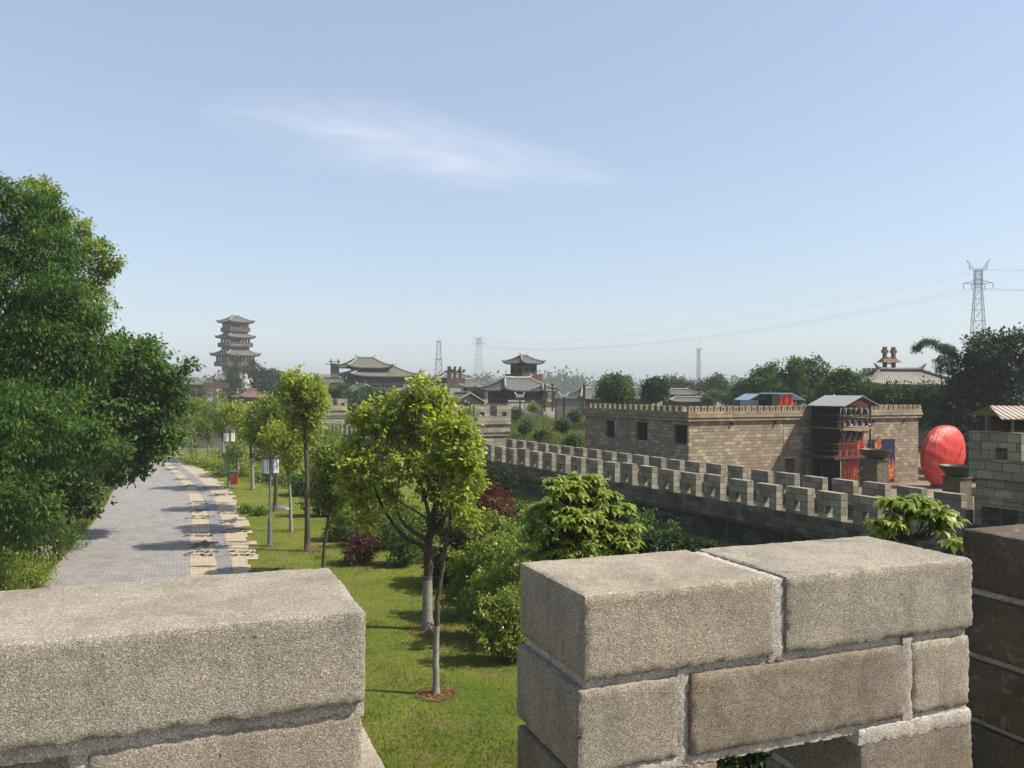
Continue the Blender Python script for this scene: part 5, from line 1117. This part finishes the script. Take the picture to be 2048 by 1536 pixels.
gable('gable house with pale bargeboards just right of the two-tiered hall', 852, 128, -62, 110, 62, 779, 760)
gable('low gable house half hidden by trees below the two-tiered hall', 722, 122, -62, 60, 50, 781, 770, wmat='wood')
gable('low gable house with grey slope left of the tree clump', 672, 135, -62, 70, 60, 790, 766)
gable('small gable house in front of the plastered gate tower', 925, 104, -62, 60, 54, 801, 786)
# ---- gate tower with decorated posts
S = Site('gate_tower', 'plastered gate tower with railed deck and four dark bracketed posts', 'building', 905, 116, 30); z = S.z; o = S.o; k = S.k
bodybox(o, 17*k, 14*k, 0, z(772), 'plaster'); m = MB()
for x in (-17*k, 17*k-.25): m.box(x-.02, x+.27, -14*k-.06, -14*k+.0, 0, z(772)); 
m.box(-17*k-.03, 17*k+.03, -14*k-.08, -14*k-.062, z(774), z(771)); m.build('corner_frame', M['brownwood'], o)
railing(o, 20*k, 17*k, z(765), z(756)-z(765), 'brownwood')
for x, y in ((-13, -8), (1, -8), (13, -8), (-1, 10)):
    m = MB(); m.box(x*k-.12, x*k+.12, y*k-.12, y*k+.12, z(765), z(733)); p_ = m.build('post', M['wood'], o)
    m = MB(); m.box(x*k-.65, x*k+.65, y*k-.08, y*k+.08, z(745), z(742)); m.box(x*k+.45, x*k+.75, y*k-.1, y*k+.1, z(742), z(738.5)); m.build('bracket', M['wood'], p_)
hall('wide dark-eaved hall behind the gate tower', 905, 150, 32, 86, 52, 760, 744, wins=4, ra=.3)
hall('grey hall with a pale hip between gate tower and main hall', 935, 136, 35, 70, 50, 774, 759, wins=3)
# ---- main hall with watch tower
S = Site('main_hall', 'broad grey-tiled hall with pale curved ridges beneath the watch tower', 'building', 1035, 121, 38, 'grey-roofed halls of the village'); z = S.z; o = S.o; k = S.k
hiproof(o, 64*k, 44*k, 32*k, 0, z(757)-z(781), z(781), .35, .18, 'tile', rr=.15)
bodybox(o, 50*k, 32*k, z(806), z(781.5), 'wood', wins=5, wz=(z(797), z(786))); bodybox(o, 53*k, 35*k, 0, z(806.3), 'plaster', 'base', taper=.05)
S = Site('watch_tower', 'square watch tower with a small hip roof and red railed balcony above the main hall', 'tower', 1047, 126, 41); z = S.z; o = S.o; k = S.k; sl_ = lambda w: w*k*q2
hiproof(o, sl_(84), sl_(84), .55, 0, z(711)-z(727), z(727), .3, .15, 'tile', rr=.11)
bodybox(o, sl_(53), sl_(53), z(751), z(726.5), 'brownwood', wins=2, wz=(z(748), z(736))); bodybox(o, sl_(51), sl_(51), 0, z(751.3), 'wood', 'base'); railing(o, sl_(77), sl_(77), z(759), z(748.5)-z(759))
# small pavilion on a white battered base
S = Site('porch_pavilion', 'small open pavilion with red-brown posts on a pale battered base', 'pavilion', 1090, 108, 35); z = S.z; o = S.o; k = S.k
hiproof(o, sl_(60), sl_(52), .35, 0, z(771)-z(782), z(782), .2, .12, 'tile', rr=.08); posts(o, sl_(38), sl_(38), z(812), z(781.5), 2, 2, .11, 'brownwood'); railing(o, sl_(40), sl_(40), z(812), z(803)-z(812), 'redwood')
bodybox(o, sl_(52), sl_(52), 0, z(812.6), 'plaster', 'base', taper=.35)
for x in (-1.7, -.5): m = MB(); m.box(x, x+.16, -2.2, -2.04, z(822), z(768)); m.build('pillar', M['wood'], o)
m = MB(); m.box(-2.2, .4, -2.24, -2.0, z(777), z(775)); m.build('crossbeam', M['wood'], o)
S = Site('awning', 'white strip awning on the dark front of the main hall', 'awning', 1033, 112, 0); m = MB(); m.box(-17*S.k, 17*S.k, 0, 1.2, S.z(804), S.z(800.5)); m.build('sheet', M['white'], S.o); posts(S.o, 16*S.k, .5, 0, S.z(804.2), 2, 2, .05, 'wood')
# winged white roof ornaments
for x, y, D, lab in ((1040, 795, 110, 'white winged ornament on the dark front of the main hall'), (1128, 794, 103, 'white winged ornament above the boundary wall')):
    b = P(x, y, D); zb = b.z; b.z = 0; o = thing('winged_ornament', lab, 'ornament', b, 0); k = D/FPX; m = MB(); m.box(-8*k, 8*k, -.1, .1, zb, zb+6*k, top=(2*k, 0)); m.tube([(-6*k, 0, zb+4*k), (-11*k, 0, zb+11*k)], [.12, .08], 5); m.tube([(6*k, 0, zb+4*k), (9*k, 0, zb+11*k)], [.12, .06], 5); m.build('body', M['white'], o); m = MB(); m.box(-.1, .1, -.08, .08, 0, zb); m.build('support', M['wood'], o)
# boundary wall
S = Site('boundary_wall', 'grey plastered boundary wall with a dark coping left of the tan building', 'wall', 1140, 104, 0); z = S.z; o = S.o; k = S.k
m = MB(); m.box(-29*k, 30*k, 0, .4, 0, z(800)); m.build('wall', M['plaster'], o); m = MB(); m.box(-30*k, 31*k, -.1, .5, z(799.7), z(797)); m.box(-30*k, -27*k, -.08, .48, 0, z(799.9)); m.box(24*k, 27.5*k, -.08, .48, 0, z(792)); m.build('coping', M['brownwood'], o)
hall('grey roof with white horned ridge above the boundary wall', 1172, 118, 35, 76, 56, 797, 777, wins=2, ra=.25)
hall('grey roof between the two round trees', 1270, 125, 35, 60, 50, 797, 776, wins=0)
hall('pale-ridged hall right of the second round tree', 1358, 130, 10, 74, 46, 789, 779, wins=4, ra=.45)
hall('second lower roof in front of the pale-ridged hall', 1372, 122, 5, 80, 40, 803, 795, wins=0, ra=.6, horns=False)
hall('far reddish roof near the antenna mast', 1405, 170, 0, 44, 30, 797, 788, mat='tile_red', wins=0)
b = P(1480, 800, 150); b.z = 0; o = thing('white_house', 'small white house front in the trees left of the blue-roofed shed', 'building', b); bodybox(o, 2.2, 2, 0, P(1480, 791, 150).z, 'white', wins=2)
# dark post on the roof line
b = P(1170, 800, 60); 
for x, D, y, lab in ((1168, 112, 772, 'dark square post in front of the horned grey roof'),):
    b = P(x, 800, D); b.z = 0; o = thing('timber_post', lab, 'post', b); m = MB(); m.box(-.16, .16, -.16, .16, 0, P(x, y, D).z); m.box(-.22, .22, -.22, .22, P(x, y, D).z+.002, P(x, y, D).z+.15); m.build('post', M['wood'], o)
# ---- hall on the right with gate posts behind
S = Site('tiled_hall', 'broad weathered tiled roof among dark trees at the right', 'building', 1800, 84, 8, None); z = S.z; o = S.o; k = S.k
hiproof(o, 104*k, 60*k, 46*k, 0, z(742)-z(769), z(769), .25, .2, 'tile_light', rr=.17, rmat='ridge_dark'); bodybox(o, 80*k, 40*k, 0, z(769.3), 'wood', wins=4)
S = Site('crenellated_terrace', 'dark crenellated terrace with tall twin gate posts behind the weathered roof', 'building', 1778, 96, 30, None); z = S.z; o = S.o; k = S.k
bodybox(o, 38*k, 34*k, 0, z(745), 'towerst')
for q in range(7): m = MB(); m.box(-38*k+q*11.2*k, -38*k+q*11.2*k+8*k, -34*k, -34*k+.3, z(744.8), z(736.5)); m.build('merlon', M['towerst'], o)
for q in range(6): m = MB(); m.box(-38*k, -38*k+.3, -30*k+q*11*k, -30*k+q*11*k+8*k, z(744.8), z(736.5)); m.build('merlon', M['towerst'], o)
S = Site('twin_post_gate', 'twin dark red gate posts with a little gable roof between them', 'gate', 1778, 92, 20); z = S.z; o = S.o; k = S.k
for x in (-11, 11):
    m = MB(); m.box((x-3)*k, (x+3)*k, -3*k, 3*k, 0, z(694)); p_ = m.build('post', M['redwood2'] if 'redwood2' in M else M['brownwood'], o)
    m = MB(); m.box((x-6)*k, (x+6)*k, -3.4*k, 3.4*k, z(706), z(700)); m.box((x-6)*k, (x+6)*k, -3.4*k, 3.4*k, z(722), z(716.5)); m.build('crosspiece', M['brownwood'], p_)
m = MB(); L_ = 24*k; m.add([(-L_, -9*k, z(725)), (L_, -9*k, z(725)), (L_*.62, 0, z(714)), (-L_*.62, 0, z(714)), (-L_, 9*k, z(725)), (L_, 9*k, z(725))], [(0, 1, 2, 3), (3, 2, 5, 4), (0, 3, 4), (1, 5, 2), (0, 4, 5, 1)]); m.build('roof', M['tile_red'], o)
m = MB(); m.box(-11*k, 11*k, -.2, .2, z(728.5), z(726.5)); m.build('beam', M['brownwood'], o)
S = Site('turret', 'tiny tan crenellated turret top showing through the trees', 'tower', 1604, 100, 20); z = S.z; o = S.o; k = S.k
bodybox(o, 8*k, 8*k, 0, z(778), 'tan')
for q in range(4): m = MB(); m.box((-8+q*4.3)*k, (-8+q*4.3+2.8)*k, -8*k, -8*k+.25, z(777.8), z(770.5)); m.build('merlon', M['capst'], o)
# ================================================================== pylons, masts and wires
def lattice(o, w0, w1, z0, z1, n, r, name='lattice', mat='steel'):
    m = MB(); cs = [(-1, -1), (1, -1), (1, 1), (-1, 1)]
    def c(i, q): t = i/n; w_ = w0*(1-t)+w1*t; return Vector((cs[q][0]*w_, cs[q][1]*w_, z0+(z1-z0)*t))
    for q in range(4):
        m.tube([c(0, q), c(n, q)], r*1.4, 4)
        for i in range(n):
            a, b = (c(i, q), c(i+1, (q+1) % 4)); m.tube([a, b], r, 3, cap=False); m.tube([c(i, (q+1) % 4), c(i+1, q)], r, 3, cap=False); m.tube([c(i+1, q), c(i+1, (q+1) % 4)], r, 3, cap=False)
    return m.build(name, M[mat], o)
def pylon(label, x, D, ytop, yarm, yw, armw, yaw, r):
    S = Site('pylon', label, 'pylon', x, D, yaw, 'high-voltage pylons'); z = S.z; k = S.k; o = S.o; aw = armw*k/2
    lattice(o, aw*.75, aw*.24, 0, z(yw), 11, r); lattice(o, aw*.24, aw*.24, z(yw), z(yarm-26 if D < 400 else yarm-10), 4, r, 'neck')
    m = MB(); za = z(yarm); hn = za+aw*.16
    for s in (-1, 1):
        for y in (-aw*.12, aw*.12): m.tube([(0, y, hn+aw*.1), (s*aw, 0, za)], r, 4); m.tube([(0, y, za-aw*.1), (s*aw, 0, za)], r, 4)
        for q in range(1, 6): t = q/6; m.tube([(s*aw*t, 0, za-aw*.1*(1-t)), (s*aw*(t+.08), 0, hn*(1-t)+za*t+aw*.1*(1-t))], r*.8, 3)
    ao = m.build('crossarm', M['steel'], o)
    m = MB(); zt = z(ytop); zc = z(yarm-(26 if D < 400 else 9))
    for s in (-1, 1):
        m.tube([(0, 0, zc-aw*.12), (s*aw*.4, 0, zc), (s*aw*.68, 0, zt-aw*.25), (s*aw*.8, 0, zt)], r*1.2, 4); m.tube([(0, 0, zc+aw*.1), (s*aw*.35, 0, zc+aw*.18), (s*aw*.62, 0, zt-aw*.18), (s*aw*.8, 0, zt)], r*1.2, 4)
        for q in range(6): t = q/6; m.tube([(s*aw*.7*t, 0, zc-aw*.12+aw*.3*t*t*1.1), (s*aw*(.66*t+.06), 0, zc+aw*.1+aw*.28*t*t)], r*.8, 3)
    m.build('horn', M['steel'], o)
    for sx, zz in ((-1, za), (1, za), (-.45, za-aw*.08), (.45, za-aw*.08), (-.6, zt-aw*.35), (.6, zt-aw*.35)):
        m = MB(); m.tube([(sx*aw, 0, zz), (sx*aw, 0, zz-aw*.42)], r*1.6, 4); m.build('insulator', M['steel'], o)
    return S, aw, za, zt
M['wire'] = plain('wire', (.16, .17, .18), (.16, .17, .18))
S1, aw1, za1, zt1 = pylon('big high-voltage pylon rising behind the dark trees at the right', 1956, 300, 519, 566, 575, 53, -15, .075)
S2, aw2, za2, zt2 = pylon('faint distant high-voltage pylon in the middle of the skyline', 957, 640, 668, 686, 690, 33, -15, .06)
bpy.context.view_layer.update()
mats_ = [(S1, aw1, za1, zt1), (S2, aw2, za2, zt2)]
for sx, w_, lab in ((-1, 0, 'power line from the left tip of the big pylon crossarm'), (1, 0, 'power line from the right tip of the big pylon crossarm'), (-.45, 0, 'power line from the left inner insulator of the big pylon'), (.45, 0, 'power line from the right inner insulator of the big pylon'), (-.6, 1, 'upper power line from the left horn of the big pylon'), (.6, 1, 'upper power line from the right horn of the big pylon')):
    e = []
    for Sx, aw, za, zt in mats_: yaw = R(-15); x = sx*aw; zz = (zt-aw*.77) if w_ else za-aw*.42; b = Sx.o.location; e.append(Vector((b.x+x*math.cos(yaw), b.y+x*math.sin(yaw), zz)))
    m = MB(); o = thing('power_line', lab, 'wire', (e[0].x, e[0].y, e[0].z), 0, 'power lines strung from the big pylon'); n = 30
    pts = [e[0].lerp(e[1], i/n)-Vector((0, 0, 4*9.5*(i/n)*(1-i/n)))-e[0] for i in range(n+1)]; m.tube(pts, .02, 4)
    m2 = e[0]+Vector((60, -150, -6)); pts = [Vector((0, 0, 0)).lerp(m2-e[0], i/10)-Vector((0, 0, 4*5*(i/10)*(1-i/10))) for i in range(11)]; m.tube(pts, .02, 4)
    m.build('wire', M['wire'], o)
S = Site('radio_mast', 'slim grey lattice antenna mast with a small disc near its top', 'mast', 1397, 330, 20); z = S.z; lattice(S.o, .75, .45, 0, z(698), 14, .045, mat='steel')
m = MB(); m.tube([(0, 0, z(698)), (0, 0, z(681))], .07, 5); m.box(-1.3, 1.3, -.05, .05, z(698.5), z(697.8)); m.tube([(1.2, 0, z(699)), (1.2, 0, z(696))], .25, 8); m.tube([(-1.1, 0, z(699)), (-1.1, 0, z(696.5))], .1, 5); m.build('antenna', M['steel'], S.o)
S = Site('radio_tower', 'broader lattice radio tower with two platforms left of the faint pylon', 'mast', 877, 360, 10); z = S.z; lattice(S.o, 2.3, .7, 0, z(684), 11, .065, mat='steel')
for y, w_ in ((682, 1.2), (718, 1.5)): m = MB(); m.box(-w_, w_, -w_, w_, z(y+1.2), z(y)); 
m = MB(); m.box(-1.0, 1.0, -1, 1, z(684), z(682.5)); m.box(-1.5, 1.5, -1.5, 1.5, z(719), z(718)); m.build('platform', M['steel'], S.o)
m = MB(); m.tube([(0, 0, z(684)), (0, 0, z(668))], .08, 4); m.build('antenna', M['steel'], S.o)
# ================================================================== background trees
BG = 'trees growing beyond the crenellated wall'
def bgtree(label, base, D, trunk, blobs, mat, leaf, n, rad=.2, name='tree', group=BG, **kw): return ptree(name, label, group, base, trunk, blobs, mat, leaf, n, rad, D=D, bark='barkdark', limbs=6, **kw)
bgtree('taller of the two round-headed trees behind the tan building', (1230, 830), 88, [(1230, 800)], [(1230, 775, 24), (1215, 785, 18), (1248, 785, 17), (1225, 762, 15), (1245, 768, 13), (1212, 770, 11), (1232, 795, 16)], 'mid_leaf', .3, 9000, shell=.7, sub=.1)
bgtree('smaller round-headed tree between grey roofs', (1311, 830), 90, [(1311, 800)], [(1311, 780, 20), (1300, 772, 11), (1322, 772, 11), (1322, 788, 13), (1300, 790, 13), (1311, 766, 9)], 'far_leaf', .3, 6500, shell=.7, sub=.1)
for q, (x, yt, yb, D, lab) in enumerate([(1330, 750, 790, 190, 'first'), (1314, 752, 790, 190, 'leftmost'), (1342, 754, 790, 185, 'third'), (1348, 747, 792, 180, 'fourth and tallest'), (1357, 756, 792, 182, 'fifth'), (1364, 752, 792, 180, 'sixth'), (1376, 758, 793, 180, 'seventh'), (1383, 762, 793, 182, 'eighth'), (1402, 757, 793, 180, 'ninth'), (1258, 748, 790, 190, 'lone')]):
    k = D/FPX; bl = [(x+rnd.uniform(-1, 1), yt+(yb-yt)*t, max(1.2, 6.2*t**.8)) for t in (.04, .14, .26, .4, .55, .7, .86)]
    bgtree(lab+(' small pointed conifer behind the taller round tree' if lab == 'lone' else ' pointed conifer in the row left of the antenna mast'), (x, 800), D, [(x, yb), (x, yt+4)], bl, 'far_leaf', .45, 1300, .12, 'conifer', 'pointed conifers on the skyline', wid=.35, flat=1, shell=.3, sub=.3)
bgtree('upright poplar-like tree right of the antenna mast', (1432, 800), 150, [(1432, 780)], [(1432, 756, 9), (1440, 766, 10), (1424, 768, 10), (1432, 776, 14), (1445, 780, 12), (1418, 780, 12), (1416, 760, 5), (1450, 770, 6)], 'far_leaf', .4, 3600)
bgtree('bushy green tree in front of the poplar-like tree', (1445, 815), 110, [(1445, 800)], [(1430, 793, 14), (1455, 796, 14), (1475, 800, 12), (1415, 798, 12)], 'mid_leaf', .3, 3200)
bgtree('spreading tree with feathery crown behind the blue-roofed shed', (1560, 850), 84, [(1562, 800), (1565, 770)],
      [(1545, 745, 22), (1585, 735, 20), (1615, 730, 16), (1640, 738, 12), (1635, 722, 7), (1590, 722, 7), (1520, 745, 12), (1530, 770, 28), (1575, 765, 30), (1620, 760, 28), (1655, 765, 26), (1500, 775, 20), (1600, 785, 26), (1640, 792, 26), (1560, 790, 24)], 'mid_leaf', .28, 16000, .3)
bgtree('rounded tree left of the blue-roofed shed', (1495, 850), 95, [(1495, 800)], [(1490, 775, 16), (1480, 790, 16), (1510, 785, 18), (1500, 798, 18), (1473, 775, 8)], 'mid_leaf', .28, 4200)
bgtree('tree in front of the weathered tiled roof', (1700, 860), 72, [(1700, 800)], [(1680, 760, 22), (1705, 755, 18), (1660, 780, 26), (1700, 785, 30), (1735, 790, 26), (1675, 810, 30), (1720, 820, 26), (1650, 805, 24), (1690, 745, 10)], 'mid_leaf', .26, 13000, .25)
bgtree('dark tree directly behind the right end of the tan building', (1790, 880), 68, [(1790, 820)], [(1770, 790, 26), (1805, 795, 28), (1840, 790, 30), (1785, 825, 30), (1825, 830, 34), (1750, 810, 26), (1865, 820, 30), (1760, 835, 22)], 'far_leaf', .25, 13000, .25)
bgtree('huge dark tree filling the right edge behind the red tarpaulin', (1960, 940), 62, [(1960, 860), (1965, 780)],
      [(1950, 705, 34), (1990, 700, 34), (2030, 700, 36), (1942, 725, 26), (1975, 740, 42), (2020, 745, 44), (1925, 770, 32), (1955, 785, 46), (2010, 795, 50), (1898, 805, 28), (1930, 830, 44), (1985, 845, 48), (2040, 850, 44), (1900, 850, 36), (1880, 840, 26), (1950, 890, 44), (2000, 905, 40), (1900, 895, 32), (1995, 672, 10), (2020, 672, 9), (2045, 670, 16), (1965, 680, 16), (1870, 880, 24)],
      'dark_leaf', .26, 36000, .45, name='broadleaf_tree')
bgtree('dark thicket tree in the shade behind the braziers', (1930, 960), 57, [(1930, 930)], [(1930, 920, 34), (1965, 935, 34), (1890, 915, 26), (1960, 890, 34), (1870, 940, 18), (1995, 940, 30), (2035, 920, 36)], 'dark_leaf', .22, 9000, .2)
# bamboo
b = P(1900, 800, 62); b.z = 0; o = thing('bamboo', 'arching bamboo plumes against the sky left of the huge dark tree', 'bamboo', b, 0); m = MB(); bl = []
for cur in ([(1900, 800), (1896, 740), (1885, 700), (1868, 683), (1850, 680), (1836, 692), (1829, 702)], [(1905, 800), (1905, 740), (1902, 705), (1893, 692), (1885, 697)], [(1915, 800), (1918, 750), (1914, 715), (1905, 700), (1890, 690)], [(1888, 800), (1880, 740), (1878, 710)]):
    pp = [P(x, y, 62+rnd.uniform(-.5, .5)) for x, y in cur]; m.tube([p-b for p in pp], [.05-.006*i for i in range(len(pp))], 5)
    for i in range(1, len(pp)-1):
        for t in (0, .35, .7): bl.append((pp[i].lerp(pp[i+1], t), .21-.012*i))
m.build('stem', M['barkdark'], o, smooth=True); crown(bl, 5200, .2, M['far_leaf'], o, b, name='foliage', wid=.14, droop=1.0, shell=.2, sub=.4)
# trees behind the wall on the left
bgtree('dark rounded tree at the centre of the clump beyond the wall', (750, 900), 100, [(750, 850)], [(740, 815, 26), (770, 808, 26), (795, 815, 20), (715, 825, 22), (755, 840, 26), (790, 835, 22), (725, 800, 16), (760, 795, 16)], 'far_leaf', .32, 9000)
bgtree('pale green tree left in the clump beyond the wall', (690, 880), 106, [(690, 830)], [(685, 782, 18), (700, 800, 22), (670, 800, 16), (690, 820, 20), (712, 790, 12), (718, 812, 16), (664, 780, 9)], 'mid_leaf', .3, 6000)
bgtree('light green tree at the top of the clump', (730, 880), 112, [(730, 820)], [(732, 785, 12), (750, 788, 14), (770, 790, 14), (790, 792, 12), (722, 795, 12)], 'mid_leaf', .3, 3600)
bgtree('small green tree before the dark base of the main hall', (950, 830), 108, [(950, 800)], [(948, 785, 10), (960, 790, 10), (940, 795, 9), (955, 800, 10)], 'far_leaf', .25, 2200)
bgtree('round bushy tree in front of the small gable house', (935, 840), 98, [(935, 825)], [(920, 812, 14), (945, 815, 14), (960, 820, 12), (905, 820, 12)], 'far_leaf', .25, 2600)
bgtree('tall dark conifer in front of the pagoda', (471, 800), 200, [(471, 760), (471, 715)], [(471, 716, 5), (472, 728, 9), (470, 742, 12), (473, 756, 15), (465, 770, 17), (480, 768, 15)], 'far_leaf', .5, 3600, .25)
bgtree('dark wooded tree clump right of the pagoda', (525, 800), 190, [(525, 770)], [(505, 745, 12), (515, 738, 10), (530, 750, 14), (548, 748, 12), (520, 765, 18), (545, 768, 18), (500, 765, 12), (535, 785, 14)], 'far_leaf', .5, 6000, .3)
bgtree('tree at the right end of the pagoda woods', (565, 800), 180, [(565, 780)], [(562, 757, 11), (575, 765, 11), (560, 775, 14), (580, 780, 12), (552, 785, 10)], 'far_leaf', .5, 3600, .3)
bgtree('pointed tree tip left of the pagoda wood against the balcony', (505, 800), 195, [(505, 760), (505, 722)], [(505, 722, 3), (505, 730, 5), (506, 740, 7)], 'far_leaf', .45, 900, .2)
bgtree('green tree behind the watch platform', (455, 820), 130, [(455, 800)], [(455, 790, 11), (470, 796, 9), (530, 795, 12), (545, 792, 12), (560, 790, 10)], 'far_leaf', .35, 2600)
# distant wood: one mass
bl = []
for k in range(620):
    t = rnd.random(); x = -80+2200*t; D = rnd.uniform(520, 640)
    top = 770+5*math.sin(x*.011)+4*math.sin(x*.037); 
    if 1060 < x < 1180: top -= 9
    p = P(x, top+rnd.uniform(-3, 5), D); bl.append((p, rnd.uniform(2.6, 4.2))); bl.append((Vector((p.x, p.y, max(3, p.z*.45))), 5))
cc = crown(bl, 80000, 2.4, M['far_leaf'], None, (0, 0, 0), name='distant_wood', shell=.2, sub=.35, dens=10, flat=1.3); cc['kind'] = 'stuff'; cc['label'] = 'band of far-off woodland along the horizon'
# tall grass field between wall and village
pts = []; hs = []
for _ in range(75000):
    D = rnd.uniform(46, 104); x = rnd.uniform(960, 1185); p = P(x, 900, D); loc = p-WO; n_ = loc.x*.885+loc.y*.466
    q = (p-BA); bx_, by_ = q.x*.885+q.y*.466, -q.x*.466+q.y*.885
    if n_ < 4.6 or (bx_ > -.5 and by_ < BW+1 and by_ > -1): continue
    h = 1.2+1.5*noise.noise(Vector((p.x*.25, p.y*.12, 0)))+1.2*(D-46)/58; pts.append((p.x, p.y, 0)); hs.append(max(.5, h)*rnd.uniform(.7, 1.25))
blades('reeds', pts, np.array(hs), .05, M['reed'], 'tall reeds and wild grass in the field behind the crenellated wall', .45)
for x, y, r, D, mt, lab in [(1050, 850, 10, 75, 'mid_leaf', 'bush in the middle of the reed field'), (1125, 848, 9, 68, 'far_leaf', 'dark bush in the reed field near the boundary wall'), (1148, 878, 9, 60, 'mid_leaf', 'bush in the reeds at the corner of the tan building'), (1085, 872, 10, 62, 'far_leaf', 'low dark bush in the reeds just behind the wall'), (1150, 828, 9, 85, 'mid_leaf', 'light bush below the boundary wall'), (1030, 822, 10, 95, 'far_leaf', 'row of bushes before the base of the main hall'), (1066, 812, 7, 100, 'yellow_leaf', 'small bright green bush before the main hall'), (1010, 832, 12, 88, 'far_leaf', 'bush beside the middle tower')]:
    shrub('bush', lab, [(x, y, r), (x-r*.8, y+r*.4, r*.7), (x+r*.8, y+r*.3, r*.7), (x, y+r, r*.8)], D, mt, .2, 2600, stem=False)
# beige rocky bank behind the young trees
S = Site('rubble_wall', 'low beige rubble wall behind the row of young trees', 'wall', 470, 84, 3); m = MB(); m.box(-6, 9, 0, .5, 0, 1.3); m.box(-6.1, 9.1, -.05, .55, 1.303, 1.45); m.build('wall', M['towerst'], S.o)
S = Site('timber_fence', 'brown timber fence seen between the young trees', 'fence', 530, 90, 3); 
for q in range(13): m = MB(); m.box(-2.4+q*.4, -2.3+q*.4, 0, .1, 0, S.z(802)); m.build('slat', M['brownwood'], S.o)
m = MB(); m.box(-2.5, 2.6, -.05, -.003, S.z(817), S.z(814)); m.box(-2.5, 2.6, -.05, -.003, S.z(804), S.z(802)); m.build('rail', M['brownwood'], S.o)
# ================================================================== haze
HZ = True
if HZ:
    m = MB(); m.box(-950, 950, -250, 950, -1.1, 72); o = m.build('haze', None); o.data.materials.clear()
    hm = bpy.data.materials.new('haze'); hm.use_nodes = True; t = hm.node_tree; t.nodes.clear(); pv = nd(t, 'ShaderNodeVolumePrincipled'); pv.inputs['Color'].default_value = (.80, .87, .93, 1); pv.inputs['Density'].default_value = .0004; pv.inputs['Anisotropy'].default_value = 0
    ou = nd(t, 'ShaderNodeOutputMaterial'); t.links.new(pv.outputs[0], ou.inputs['Volume']); o.data.materials.append(hm); o['kind'] = 'stuff'
    hm.cycles.homogeneous_volume = True
